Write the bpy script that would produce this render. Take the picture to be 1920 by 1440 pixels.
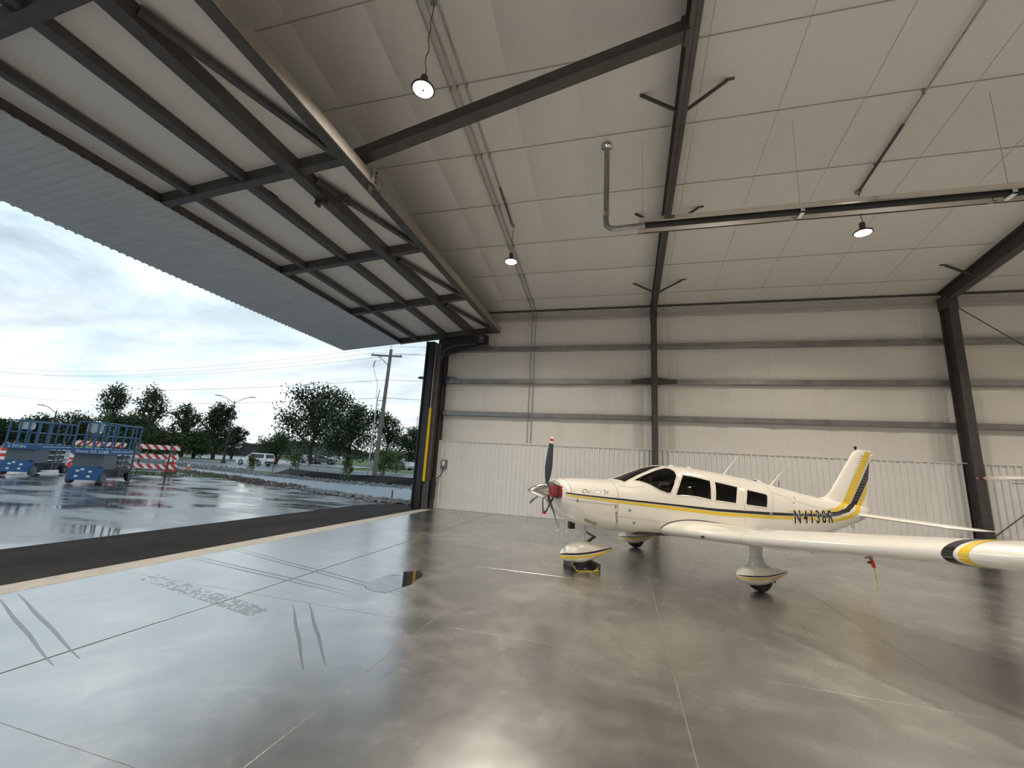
import bpy, bmesh, math, random
from mathutils import Vector, Matrix
random.seed(7)
C = bpy.context
S = C.scene
for o in list(bpy.data.objects): bpy.data.objects.remove(o)

# ------------------------------------------------------------------ camera
cam = bpy.data.cameras.new('camera'); camo = bpy.data.objects.new('camera', cam)
S.collection.objects.link(camo); S.camera = camo
cam.sensor_fit = 'HORIZONTAL'; cam.sensor_width = 36.0; cam.lens = 772.878 / 1920 * 36
cam.clip_start = 0.05; cam.clip_end = 3000
RIGHT = Vector((0.96613393, 0.2516502, 0.05707373))
DOWN = Vector((0.00505738, 0.20267184, -0.97923365))
FWD = Vector((-0.25799158, 0.9463595, 0.19453545))
m = Matrix.Identity(4)
for i in range(3):
    m[i][0] = RIGHT[i]; m[i][1] = -DOWN[i]; m[i][2] = -FWD[i]
m[2][3] = 1.625
camo.matrix_world = m
S.view_settings.view_transform = 'Standard'; S.view_settings.look = 'None'
S.view_settings.gamma = 1; S.view_settings.use_curve_mapping = False
S.view_settings.exposure = 0.0

# ------------------------------------------------------------------ sky
SKY_STRENGTH = 1.4
LAMP_W = 182.0
def make_world():
    w = bpy.data.worlds.new('sky'); S.world = w; w.use_nodes = True
    nt = w.node_tree; nt.nodes.clear(); N = nt.nodes.new; L = nt.links.new
    out = N('ShaderNodeOutputWorld'); bg = N('ShaderNodeBackground'); L(bg.outputs[0], out.inputs[0])
    bg.inputs[1].default_value = SKY_STRENGTH
    tc = N('ShaderNodeTexCoord'); sx = N('ShaderNodeSeparateXYZ'); L(tc.outputs['Generated'], sx.inputs[0])
    def ma(op, a, b=None, cl=False):
        n = N('ShaderNodeMath'); n.operation = op; n.use_clamp = cl
        for k, q in enumerate((a, b)):
            if q is None: continue
            if isinstance(q, (int, float)): n.inputs[k].default_value = q
            else: L(q, n.inputs[k])
        return n.outputs[0]
    zz = ma('MAXIMUM', sx.outputs[2], 0.0)
    den = ma('ADD', zz, 0.16)
    px = ma('DIVIDE', sx.outputs[0], den); py = ma('DIVIDE', sx.outputs[1], den)
    cb = N('ShaderNodeCombineXYZ'); L(px, cb.inputs[0]); L(py, cb.inputs[1])
    mp = N('ShaderNodeMapping'); L(cb.outputs[0], mp.inputs[0])
    mp.inputs['Rotation'].default_value = (0, 0, math.radians(25)); mp.inputs['Scale'].default_value = (0.75, 1.5, 1)
    mp.inputs['Location'].default_value = (0.4, 5.2, 0)
    n1 = N('ShaderNodeTexNoise'); n1.inputs['Scale'].default_value = 1.15; n1.inputs['Detail'].default_value = 9
    n1.inputs['Roughness'].default_value = 0.62; n1.inputs['Distortion'].default_value = 0.5; L(mp.outputs[0], n1.inputs['Vector'])
    r1 = N('ShaderNodeValToRGB'); L(n1.outputs['Fac'], r1.inputs[0])
    e = r1.color_ramp.elements
    e[0].position = 0.33; e[0].color = (0.80, 0.91, 0.96, 1)
    e[1].position = 0.68; e[1].color = (0.29, 0.385, 0.48, 1)
    for p, c in ((0.41, (0.67, 0.81, 0.89, 1)), (0.47, (0.53, 0.67, 0.77, 1)), (0.55, (0.40, 0.515, 0.615, 1))):
        k = e.new(p); k.color = c
    # clear blue patches of thin sky
    n2 = N('ShaderNodeTexNoise'); n2.inputs['Scale'].default_value = 0.55; n2.inputs['Detail'].default_value = 4
    L(mp.outputs[0], n2.inputs['Vector'])
    r2 = N('ShaderNodeValToRGB'); L(n2.outputs['Fac'], r2.inputs[0])
    r2.color_ramp.elements[0].position = 0.5; r2.color_ramp.elements[1].position = 0.68
    mx = N('ShaderNodeMixRGB'); L(r2.outputs[0], mx.inputs[0]); L(r1.outputs[0], mx.inputs[1]); mx.inputs[2].default_value = (0.40, 0.60, 0.74, 1)
    # warm bright horizon where the sun sits behind the cloud
    hz = N('ShaderNodeMapRange'); L(sx.outputs[2], hz.inputs[0]); hz.inputs[1].default_value = 0.0; hz.inputs[2].default_value = 0.42
    hz.inputs[3].default_value = 1.0; hz.inputs[4].default_value = 0.0
    hp = ma('POWER', hz.outputs[0], 1.25)
    vm = N('ShaderNodeVectorMath'); vm.operation = 'DOT_PRODUCT'; L(tc.outputs['Generated'], vm.inputs[0])
    vm.inputs[1].default_value = Vector((-0.77, 0.63, 0.05)).normalized()
    sp = N('ShaderNodeMapRange'); L(vm.outputs['Value'], sp.inputs[0]); sp.inputs[1].default_value = 0.80; sp.inputs[2].default_value = 1.0
    wf = ma('MULTIPLY', hp, ma('ADD', ma('MULTIPLY', sp.outputs[0], 0.45), 0.55), True)
    n3 = N('ShaderNodeTexNoise'); n3.inputs['Scale'].default_value = 2.6; n3.inputs['Detail'].default_value = 6; L(mp.outputs[0], n3.inputs['Vector'])
    brk = N('ShaderNodeMapRange'); L(n3.outputs['Fac'], brk.inputs[0]); brk.inputs[1].default_value = 0.3; brk.inputs[2].default_value = 0.6
    brk.inputs[3].default_value = 0.45; brk.inputs[4].default_value = 1.0
    wf2 = ma('MULTIPLY', wf, brk.outputs[0], True)
    mx2 = N('ShaderNodeMixRGB'); L(wf2, mx2.inputs[0]); L(mx.outputs[0], mx2.inputs[1]); mx2.inputs[2].default_value = (0.90, 0.905, 0.87, 1)
    L(mx2.outputs[0], bg.inputs[0])
make_world()
# ------------------------------------------------------------------ helpers
def mat(name, col, rough=0.6, metal=0.0, spec=0.5, var=0.0, vscale=3.0, bump=0.0, bscale=30.0, coat=0.0, stretch=None, rvar=0.0, emit=None, es=0.0):
    """procedural Principled material: base colour varied by noise, noise bump"""
    M = bpy.data.materials.new(name); M.use_nodes = True
    nt = M.node_tree; b = nt.nodes['Principled BSDF']; L = nt.links.new; N = nt.nodes.new
    b.inputs['Base Color'].default_value = (*col, 1); b.inputs['Roughness'].default_value = rough
    b.inputs['Metallic'].default_value = metal; b.inputs['Specular IOR Level'].default_value = spec
    if coat: b.inputs['Coat Weight'].default_value = coat; b.inputs['Coat Roughness'].default_value = 0.06
    if emit: b.inputs['Emission Color'].default_value = (*emit, 1); b.inputs['Emission Strength'].default_value = es
    if var or bump or rvar:
        g = N('ShaderNodeNewGeometry'); vec = g.outputs['Position']
        if stretch:
            mp = N('ShaderNodeMapping'); mp.inputs['Scale'].default_value = stretch; L(vec, mp.inputs[0]); vec = mp.outputs[0]
    if var or rvar:
        n = N('ShaderNodeTexNoise'); n.inputs['Scale'].default_value = vscale; n.inputs['Detail'].default_value = 6; n.inputs['Roughness'].default_value = 0.6
        L(vec, n.inputs['Vector'])
        if var:
            r = N('ShaderNodeValToRGB'); L(n.outputs['Fac'], r.inputs[0])
            r.color_ramp.elements[0].position = 0.3; r.color_ramp.elements[1].position = 0.7
            r.color_ramp.elements[0].color = (*[max(0, c * (1 - var)) for c in col], 1); r.color_ramp.elements[1].color = (*[min(1, c * (1 + var)) for c in col], 1)
            L(r.outputs[0], b.inputs['Base Color'])
        if rvar:
            mr = N('ShaderNodeMapRange'); L(n.outputs['Fac'], mr.inputs[0]); mr.inputs[1].default_value = 0.3; mr.inputs[2].default_value = 0.7
            mr.inputs[3].default_value = max(0.02, rough - rvar); mr.inputs[4].default_value = min(1, rough + rvar); L(mr.outputs[0], b.inputs['Roughness'])
    if bump:
        n2 = N('ShaderNodeTexNoise'); n2.inputs['Scale'].default_value = bscale; n2.inputs['Detail'].default_value = 4; L(vec, n2.inputs['Vector'])
        bp = N('ShaderNodeBump'); bp.inputs['Strength'].default_value = min(1, bump); bp.inputs['Distance'].default_value = 0.02
        L(n2.outputs['Fac'], bp.inputs['Height']); L(bp.outputs[0], b.inputs['Normal'])
    return M

def glassmat(name, tint, rough=0.02, ior=1.5):
    """thin pane: tinted see-through mixed with a Fresnel gloss"""
    M = bpy.data.materials.new(name); M.use_nodes = True
    nt = M.node_tree; nt.nodes.clear(); N = nt.nodes.new; L = nt.links.new
    o = N('ShaderNodeOutputMaterial'); mx = N('ShaderNodeMixShader'); t = N('ShaderNodeBsdfTransparent'); g = N('ShaderNodeBsdfGlossy'); f = N('ShaderNodeFresnel')
    t.inputs[0].default_value = (*tint, 1); g.inputs['Roughness'].default_value = rough; f.inputs[0].default_value = ior
    L(f.outputs[0], mx.inputs[0]); L(t.outputs[0], mx.inputs[1]); L(g.outputs[0], mx.inputs[2]); L(mx.outputs[0], o.inputs[0])
    return M

class MB:
    def __init__(s): s.v = []; s.f = []
    def add(s, vs, fs):
        b = len(s.v); s.v += [tuple(p) for p in vs]; s.f += [tuple(b + i for i in f) for f in fs]; return s
    def box(s, x0, x1, y0, y1, z0, z1):
        v = [(x, y, z) for z in (z0, z1) for y in (y0, y1) for x in (x0, x1)]
        return s.add(v, [(0, 2, 3, 1), (4, 5, 7, 6), (0, 1, 5, 4), (2, 6, 7, 3), (0, 4, 6, 2), (1, 3, 7, 5)])
    def frame(s, p, q, up):
        p, q = Vector(p), Vector(q); d = (q - p).normalized(); up = Vector(up)
        a = d.cross(up)
        if a.length < 1e-4: a = d.cross(Vector((1, 0, 0)))
        a.normalize(); u = a.cross(d).normalized(); return p, q, a, u
    def bar(s, p, q, w, hh, up=(0, 0, 1)):
        p, q, a, u = s.frame(p, q, up)
        v = [c + a * (sx * w / 2) + u * (sz * hh / 2) for c in (p, q) for sx, sz in ((-1, -1), (1, -1), (1, 1), (-1, 1))]
        return s.add(v, [(3, 2, 1, 0), (4, 5, 6, 7), (0, 1, 5, 4), (1, 2, 6, 5), (2, 3, 7, 6), (3, 0, 4, 7)])
    def extr(s, prof, p, q, up=(0, 0, 1)):
        """extrude the 2-D outline prof [(side, up)] from p to q"""
        p, q, a, u = s.frame(p, q, up); n = len(prof)
        v = [c + a * x + u * z for c in (p, q) for x, z in prof]
        return s.add(v, [tuple(range(n - 1, -1, -1)), tuple(range(n, 2 * n))] + [(i, (i + 1) % n, n + (i + 1) % n, n + i) for i in range(n)])
    def ibeam(s, p, q, w, hh, tf=0.014, tw=0.01, up=(0, 0, 1)):
        W, H = w / 2, hh / 2; t = tw / 2
        return s.extr([(-W, -H), (W, -H), (W, -H + tf), (t, -H + tf), (t, H - tf), (W, H - tf), (W, H), (-W, H), (-W, H - tf), (-t, H - tf), (-t, -H + tf), (-W, -H + tf)], p, q, up)
    def tube(s, pts, r, n=8, cap=True):
        pts = [Vector(p) for p in pts]; R = r if isinstance(r, (list, tuple)) else [r] * len(pts)
        ring = []; prev = None
        for i, p in enumerate(pts):
            d = (pts[min(i + 1, len(pts) - 1)] - pts[max(i - 1, 0)])
            d = d.normalized() if d.length > 1e-9 else Vector((0, 0, 1))
            if prev is None:
                a = d.cross(Vector((0, 0, 1)))
                if a.length < 1e-3: a = d.cross(Vector((1, 0, 0)))
            else: a = prev - d * prev.dot(d)
            a.normalize(); prev = a; b = d.cross(a)
            ring.append([p + (a * math.cos(2 * math.pi * k / n) + b * math.sin(2 * math.pi * k / n)) * R[i] for k in range(n)])
        v = [q for rr in ring for q in rr]; f = []
        for i in range(len(pts) - 1):
            for k in range(n):
                f.append((i * n + k, i * n + (k + 1) % n, (i + 1) * n + (k + 1) % n, (i + 1) * n + k))
        if cap: f.append(tuple(range(n - 1, -1, -1))); f.append(tuple((len(pts) - 1) * n + k for k in range(n)))
        return s.add(v, f)
    def lathe(s, prof, o, axis=(0, 0, 1), n=24, cap=True):
        """prof [(radius, distance along axis)]"""
        ax = Vector(axis).normalized(); o = Vector(o)
        return s.tube([o + ax * h for r, h in prof], [max(r, 1e-4) for r, h in prof], n, cap) if _mono(prof) else s._lathe(prof, o, ax, n)
    def _lathe(s, prof, o, ax, n):
        a = ax.cross(Vector((0, 0, 1)))
        if a.length < 1e-3: a = ax.cross(Vector((1, 0, 0)))
        a.normalize(); b = ax.cross(a); v = []; f = []
        for r, h in prof:
            for k in range(n): v.append(o + ax * h + (a * math.cos(2 * math.pi * k / n) + b * math.sin(2 * math.pi * k / n)) * max(r, 1e-4))
        for i in range(len(prof) - 1):
            for k in range(n): f.append((i * n + k, i * n + (k + 1) % n, (i + 1) * n + (k + 1) % n, (i + 1) * n + k))
        return s.add(v, f)
    def ball(s, c, r, nu=10, nv=6, sc=(1, 1, 1)):
        v = []; f = []
        for j in range(nv + 1):
            t = math.pi * j / nv
            for i in range(nu):
                p = 2 * math.pi * i / nu; v.append((c[0] + r * sc[0] * math.sin(t) * math.cos(p), c[1] + r * sc[1] * math.sin(t) * math.sin(p), c[2] + r * sc[2] * math.cos(t)))
        for j in range(nv):
            for i in range(nu): f.append((j * nu + i, (j + 1) * nu + i, (j + 1) * nu + (i + 1) % nu, j * nu + (i + 1) % nu))
        return s.add(v, f)
    def loft(s, rings, close=True, cap=True):
        n = len(rings[0]); v = [p for r in rings for p in r]; f = []
        for i in range(len(rings) - 1):
            for k in range(n if close else n - 1):
                f.append((i * n + k, i * n + (k + 1) % n, (i + 1) * n + (k + 1) % n, (i + 1) * n + k))
        if cap and close: f.append(tuple(range(n - 1, -1, -1))); f.append(tuple((len(rings) - 1) * n + k for k in range(n)))
        return s.add(v, f)
    def prism(s, poly, d):
        n = len(poly); d = Vector(d); v = [Vector(p) for p in poly] + [Vector(p) + d for p in poly]
        return s.add(v, [tuple(range(n - 1, -1, -1)), tuple(range(n, 2 * n))] + [(i, (i + 1) % n, n + (i + 1) % n, n + i) for i in range(n)])
    def grid(s, fn, us, vs):
        nu = len(us); v = [fn(u, w) for w in vs for u in us]; f = []
        for j in range(len(vs) - 1):
            for i in range(nu - 1): f.append((j * nu + i, j * nu + i + 1, (j + 1) * nu + i + 1, (j + 1) * nu + i))
        return s.add(v, f)
def _mono(p): return False
def lin(a, b, n): return [a + (b - a) * i / (n - 1) for i in range(n)]

def wloc(o):
    v = Vector((0, 0, 0))
    while o: v += Vector(o.location); o = o.parent
    return v
def build(name, mb, m, parent=None, world=False, smooth=False, fix=True, ang=35):
    me = bpy.data.meshes.new(name)
    vs = mb.v
    if world and parent is not None:
        off = wloc(parent); vs = [(p[0] - off.x, p[1] - off.y, p[2] - off.z) for p in vs]
    me.from_pydata([tuple(p) for p in vs], [], mb.f)
    if fix:
        b = bmesh.new(); b.from_mesh(me); bmesh.ops.recalc_face_normals(b, faces=b.faces); b.to_mesh(me); b.free()
    for k in (m if isinstance(m, (list, tuple)) else [m]): me.materials.append(k)
    if smooth:
        me.polygons.foreach_set('use_smooth', [True] * len(me.polygons))
        if ang < 180: me.set_sharp_from_angle(angle=math.radians(ang))
    o = bpy.data.objects.new(name, me); S.collection.objects.link(o)
    if parent is not None: o.parent = parent
    return o
def thing(name, label, cat, loc=(0, 0, 0), rz=0.0, group=None):
    o = bpy.data.objects.new(name, None); S.collection.objects.link(o); o.empty_display_size = 0.2
    o.location = loc; o.rotation_euler = (0, 0, rz); tag(o, label, cat, group); return o
def tag(o, label, cat, group=None):
    o['label'] = label; o['category'] = cat
    if group: o['group'] = group
    return o
def struct(o): o['kind'] = 'structure'; return o
def stuff(o): o['kind'] = 'stuff'; return o
def copy_tree(o, parent=None):
    c = o.copy(); S.collection.objects.link(c)
    if parent is not None: c.parent = parent
    for ch in list(o.children): copy_tree(ch, c)
    return c
def inst(me_obj, name, parent, loc):
    """a further part sharing the mesh of me_obj"""
    c = bpy.data.objects.new(name, me_obj.data); S.collection.objects.link(c); c.parent = parent; c.location = loc; return c

# ------------------------------------------------------------------ materials
def floor_mat():
    M = bpy.data.materials.new('polished_concrete'); M.use_nodes = True
    nt = M.node_tree; b = nt.nodes['Principled BSDF']; L = nt.links.new; N = nt.nodes.new
    g = N('ShaderNodeNewGeometry')
    def noise(sc, det, ro=0.6, dist=0.0, st=(1, 1, 1)):
        mp = N('ShaderNodeMapping'); mp.inputs['Scale'].default_value = st; L(g.outputs['Position'], mp.inputs[0])
        n = N('ShaderNodeTexNoise'); n.inputs['Scale'].default_value = sc; n.inputs['Detail'].default_value = det; n.inputs['Roughness'].default_value = ro
        n.inputs['Distortion'].default_value = dist; L(mp.outputs[0], n.inputs['Vector']); return n.outputs['Fac']
    a = noise(0.7, 6, 0.65, 0.8); c = noise(3.2, 8, 0.7, 0.5)
    mix = N('ShaderNodeMath'); mix.operation = 'ADD'; mix.inputs[1].default_value = 0; L(a, mix.inputs[0])
    ml = N('ShaderNodeMath'); ml.operation = 'MULTIPLY_ADD'; L(c, ml.inputs[0]); ml.inputs[1].default_value = 0.55; L(a, ml.inputs[2])
    r = N('ShaderNodeValToRGB'); L(ml.outputs[0], r.inputs[0]); e = r.color_ramp.elements
    e[0].position = 0.55; e[0].color = (0.022, 0.021, 0.020, 1); e[1].position = 1.0; e[1].color = (0.20, 0.19, 0.174, 1)
    k = e.new(0.78); k.color = (0.078, 0.074, 0.067, 1)
    L(r.outputs[0], b.inputs['Base Color'])
    d = noise(1.6, 6, 0.65, 0.3)
    mr = N('ShaderNodeMapRange'); L(d, mr.inputs[0]); mr.inputs[1].default_value = 0.3; mr.inputs[2].default_value = 0.72
    mr.inputs[3].default_value = 0.19; mr.inputs[4].default_value = 0.33; L(mr.outputs[0], b.inputs['Roughness'])
    bp = N('ShaderNodeBump'); bp.inputs['Strength'].default_value = 0.08; bp.inputs['Distance'].default_value = 0.01
    L(noise(5, 3), bp.inputs['Height']); L(bp.outputs[0], b.inputs['Normal'])
    b.inputs['IOR'].default_value = 3.2; b.inputs['Coat Weight'].default_value = 1.0; b.inputs['Coat IOR'].default_value = 2.6; b.inputs['Coat Roughness'].default_value = 0.27; b.inputs['Specular IOR Level'].default_value = 0.5
    return M
def wet_mat():
    M = bpy.data.materials.new('wet_concrete'); M.use_nodes = True
    nt = M.node_tree; b = nt.nodes['Principled BSDF']; L = nt.links.new; N = nt.nodes.new
    g = N('ShaderNodeNewGeometry')
    mp = N('ShaderNodeMapping'); mp.inputs['Scale'].default_value = (0.35, 0.9, 1); mp.inputs['Rotation'].default_value = (0, 0, math.radians(-28)); L(g.outputs['Position'], mp.inputs[0])
    n = N('ShaderNodeTexNoise'); n.inputs['Scale'].default_value = 0.9; n.inputs['Detail'].default_value = 6; n.inputs['Roughness'].default_value = 0.62; L(mp.outputs[0], n.inputs['Vector'])
    mr = N('ShaderNodeMapRange'); L(n.outputs['Fac'], mr.inputs[0]); mr.inputs[1].default_value = 0.40; mr.inputs[2].default_value = 0.62
    mr.inputs[3].default_value = 0.07; mr.inputs[4].default_value = 0.38; L(mr.outputs[0], b.inputs['Roughness'])
    r = N('ShaderNodeValToRGB'); L(n.outputs['Fac'], r.inputs[0]); r.color_ramp.elements[0].position = 0.4; r.color_ramp.elements[1].position = 0.7
    r.color_ramp.elements[0].color = (0.055, 0.058, 0.06, 1); r.color_ramp.elements[1].color = (0.13, 0.135, 0.14, 1); L(r.outputs[0], b.inputs['Base Color'])
    n2 = N('ShaderNodeTexNoise'); n2.inputs['Scale'].default_value = 2.4; n2.inputs['Detail'].default_value = 3; L(mp.outputs[0], n2.inputs['Vector'])
    bp = N('ShaderNodeBump'); bp.inputs['Strength'].default_value = 0.05; bp.inputs['Distance'].default_value = 0.02; L(n2.outputs['Fac'], bp.inputs['Height']); L(bp.outputs[0], b.inputs['Normal'])
    b.inputs['IOR'].default_value = 3.0
    return M
def fabric_mat(name, col, wr=0.35, gloss=0.32):
    """vapour-barrier facing of the insulation: soft sheen, vertical wrinkles"""
    M = bpy.data.materials.new(name); M.use_nodes = True
    nt = M.node_tree; b = nt.nodes['Principled BSDF']; L = nt.links.new; N = nt.nodes.new
    b.inputs['Base Color'].default_value = (*col, 1); b.inputs['Roughness'].default_value = gloss
    g = N('ShaderNodeNewGeometry'); mp = N('ShaderNodeMapping'); mp.inputs['Scale'].default_value = (4.5, 4.5, 0.55); L(g.outputs['Position'], mp.inputs[0])
    n = N('ShaderNodeTexNoise'); n.inputs['Scale'].default_value = 1.3; n.inputs['Detail'].default_value = 4; n.inputs['Distortion'].default_value = 0.6; L(mp.outputs[0], n.inputs['Vector'])
    bp = N('ShaderNodeBump'); bp.inputs['Strength'].default_value = wr; bp.inputs['Distance'].default_value = 0.05; L(n.outputs['Fac'], bp.inputs['Height']); L(bp.outputs[0], b.inputs['Normal'])
    return M
def stripe_mat(name, ca, cb, n, ang, axis=0):
    """hazard stripes along the object's own axis"""
    M = bpy.data.materials.new(name); M.use_nodes = True
    nt = M.node_tree; b = nt.nodes['Principled BSDF']; L = nt.links.new; N = nt.nodes.new
    tc = N('ShaderNodeTexCoord'); s = N('ShaderNodeSeparateXYZ'); L(tc.outputs['Object'], s.inputs[0])
    a = N('ShaderNodeMath'); a.operation = 'MULTIPLY_ADD'; L(s.outputs[2], a.inputs[0]); a.inputs[1].default_value = ang; L(s.outputs[axis], a.inputs[2])
    c = N('ShaderNodeMath'); c.operation = 'MULTIPLY'; c.inputs[1].default_value = n; L(a.outputs[0], c.inputs[0])
    d = N('ShaderNodeMath'); d.operation = 'FRACT'; L(c.outputs[0], d.inputs[0])
    e = N('ShaderNodeMath'); e.operation = 'GREATER_THAN'; e.inputs[1].default_value = 0.5; L(d.outputs[0], e.inputs[0])
    m_ = N('ShaderNodeMixRGB'); L(e.outputs[0], m_.inputs[0]); m_.inputs[1].default_value = (*ca, 1); m_.inputs[2].default_value = (*cb, 1)
    L(m_.outputs[0], b.inputs['Base Color']); b.inputs['Roughness'].default_value = 0.4
    return M

FLOOR = floor_mat()
WET = wet_mat()
JOINT = mat('joint_filler', (0.27, 0.25, 0.22), 0.5, var=0.4)
JOINTD = mat('joint_dark', (0.075, 0.045, 0.04), 0.6, var=0.2)
CURB = mat('rough_concrete', (0.50, 0.46, 0.40), 0.8, var=0.12, vscale=6, bump=0.3)
ASPH = mat('damp_asphalt', (0.030, 0.026, 0.023), 0.85, spec=0.12, var=0.35, vscale=1.5, bump=0.5, bscale=60, stretch=(1, 0.3, 1))
ROOFF = fabric_mat('roof_fabric', (0.62, 0.605, 0.58), 0.25, 0.5)
WALLF = fabric_mat('wall_fabric', (0.73, 0.70, 0.66), 0.5, 0.30)
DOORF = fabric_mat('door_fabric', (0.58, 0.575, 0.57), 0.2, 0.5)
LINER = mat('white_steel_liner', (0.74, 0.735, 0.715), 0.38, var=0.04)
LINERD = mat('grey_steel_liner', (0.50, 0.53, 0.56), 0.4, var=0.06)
STEEL = mat('dark_primer_steel', (0.060, 0.055, 0.053), 0.45, var=0.25, vscale=5)
BLACK = mat('black_trim', (0.012, 0.012, 0.014), 0.4)
GALV = mat('galvanised_steel', (0.34, 0.34, 0.335), 0.35, metal=0.65, var=0.2, vscale=9, rvar=0.08)
GIRT = mat('girt_steel', (0.26, 0.26, 0.26), 0.36, metal=0.5, var=0.25, vscale=2)
CHORD_LIT = mat('lamplit_steel', (0.25, 0.225, 0.20), 0.38, var=0.15)  # lamplight on the chord's inward side put into a lighter steel colour
CABLE = mat('black_cable', (0.015, 0.015, 0.015), 0.5)
EAVE = mat('eave_grey', (0.42, 0.405, 0.38), 0.45, var=0.1)
WIRE = mat('wire_grey', (0.06, 0.065, 0.07), 0.5)
CHROME = mat('polished_metal', (0.72, 0.70, 0.67), 0.13, metal=1.0)
HOT = mat('heater_tube', (0.008, 0.008, 0.009), 0.6)
LENS = mat('lamp_lens', (1, 1, 1), 0.4, emit=(1.0, 0.86, 0.66), es=30.0)
PAINT = mat('cream_aircraft_paint', (0.80, 0.77, 0.70), 0.22, coat=0.6, spec=0.5)
PAINTG = mat('grey_white_paint', (0.55, 0.56, 0.56), 0.3, coat=0.4)
LINING = mat('cabin_lining', (0.055, 0.05, 0.045), 0.8, var=0.2)
PBLK = mat('black_stripe_paint', (0.010, 0.009, 0.012), 0.25, coat=0.5)
PYEL = mat('yellow_stripe_paint', (0.78, 0.54, 0.03), 0.28, coat=0.5)
PWHT = mat('white_outline_paint', (0.85, 0.83, 0.78), 0.3)
SEAM = mat('panel_seam', (0.20, 0.18, 0.16), 0.6)
WINGLASS = glassmat('tinted_window', (0.30, 0.31, 0.28)); WINGLASS3 = glassmat('dark_window', (0.07, 0.07, 0.065))
WINGLASS2 = glassmat('clear_window', (0.55, 0.56, 0.52))
RUBBER = mat('black_rubber', (0.012, 0.012, 0.012), 0.55, bump=0.2)
BLADE = mat('prop_blade_grey', (0.045, 0.052, 0.062), 0.35)
REDP = mat('red_vinyl', (0.24, 0.010, 0.022), 0.5, var=0.1)
REDT = mat('red_paint', (0.62, 0.03, 0.02), 0.4)
YEL = mat('safety_yellow', (0.80, 0.55, 0.01), 0.4)
ROPE = mat('yellow_rope', (0.75, 0.60, 0.08), 0.7)
WHITE = mat('white_plastic', (0.8, 0.8, 0.78), 0.4)
TAN = mat('tan_leather', (0.22, 0.13, 0.07), 0.6)
# ------------------------------------------------------------------ setting: floor
YF = 14.0; XR = 19.5; YB = -10.0; XL = -6.27
RZ0 = 7.28; RS = 0.167; YRIDGE = 2.0
def roofz(y): return RZ0 + RS * (YF - y) if y >= YRIDGE else RZ0 + RS * (YF - YRIDGE) - RS * (YRIDGE - y)
FX = [XL, -4.19, -1.9, 0.43, 2.74, 5.05, 7.36, 9.67, 11.98, 14.29, XR]
FY = [YB, -7.77, -5.35, -2.93, -0.51, 1.91, 4.265, 6.78, 9.2, 11.6, YF + 0.02]
floor = struct(build('floor', MB().box(-6.64, XR, YB, YF + 0.25, -0.30, -0.003), JOINT))
for i in range(len(FX) - 1):
    for j in range(len(FY) - 1):
        gx0 = 0.004; gx1 = 0.004
        a, b_ = FX[i] + (0.011 if i == 1 else 0.0025), FX[i + 1] - (0.011 if i == 0 else 0.0025)
        c, d = FY[j] + 0.0025, FY[j + 1] - 0.0025
        mb = MB(); e = 0.0012
        mb.loft([[(a, c, -0.0029), (b_, c, -0.0029), (b_, d, -0.0029), (a, d, -0.0029)], [(a, c, -e), (b_, c, -e), (b_, d, -e), (a, d, -e)],
                 [(a + e, c + e, 0), (b_ - e, c + e, 0), (b_ - e, d - e, 0), (a + e, d - e, 0)]])
        build('slab', mb, FLOOR, floor, fix=False)
build('joint_strip', MB().box(-4.2, -4.182, YB, YF, -0.0029, -0.002), JOINTD, floor)
build('threshold_curb', MB().box(-6.64, XL - 0.004, YB, 13.5, -0.0029, 0.002), CURB, floor)
# tyre marks: rubber print left by wet tyres
TYRE = mat('tyre_mark', (0.10, 0.085, 0.078), 0.33, var=0.3, vscale=20); TYRE.node_tree.nodes['Principled BSDF'].inputs['IOR'].default_value = 2.3
def tyre_mark(p, q, w, tread=True, keep=0.85):
    p, q = Vector(p), Vector(q); d = (q - p); L_ = d.length; d.normalize(); s = Vector((-d.y, d.x, 0)); mb = MB(); up = Vector((0, 0, 0.0008))
    if tread:
        n = int(L_ / 0.038)
        for i in range(n):
            for k in range(7):
                if random.random() > keep * (0.15 + 0.85 * i / n): continue
                a = p + d * (i * 0.038 + (0.018 if k % 2 else 0)) + s * ((k - 3.5) * w / 7) + up; h_ = w / 7 * .6
                mb.add([a, a + d * .026 + s * .008, a + d * .026 + s * (h_ + .008), a + s * h_], [(0, 1, 2, 3)])
    else:
        for o in (-.5, .5):
            n = 14; v = []
            for i in range(n + 1):
                c = p + d * (L_ * i / n) + s * (o * w + .004 * math.sin(i * .9)) + up; ww = .014 * math.sin(math.pi * (i + .3) / (n + .6)) + .002
                v += [c - s * ww, c + s * ww]
            mb.add(v, [(2 * i, 2 * i + 1, 2 * i + 3, 2 * i + 2) for i in range(n)])
    stuff(build('tyre_mark', mb, TYRE if tread else TYREF, floor, fix=False))
TYREF = mat('faint_tyre_mark', (0.05, 0.045, 0.042), 0.32); TYREF.node_tree.nodes['Principled BSDF'].inputs['IOR'].default_value = 3.2
tyre_mark((-5.75, 4.25, 0), (-3.55, 3.83, 0), 0.24)
tyre_mark((-4.6, 1.35, 0), (-3.7, 1.55, 0), 0.26, True, 0.8)
tyre_mark((-6.2, 3.2, 0), (-4.0, 2.5, 0), 0.14, False)
tyre_mark((-3.4, 4.2, 0), (-2.3, 3.1, 0), 0.16, False)
tyre_mark((-6.2, 5.9, 0), (-2.6, 5.0, 0), 0.10, False)
tyre_mark((-6.2, 5.2, 0), (-3.2, 4.75, 0), 0.10, False)
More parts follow.
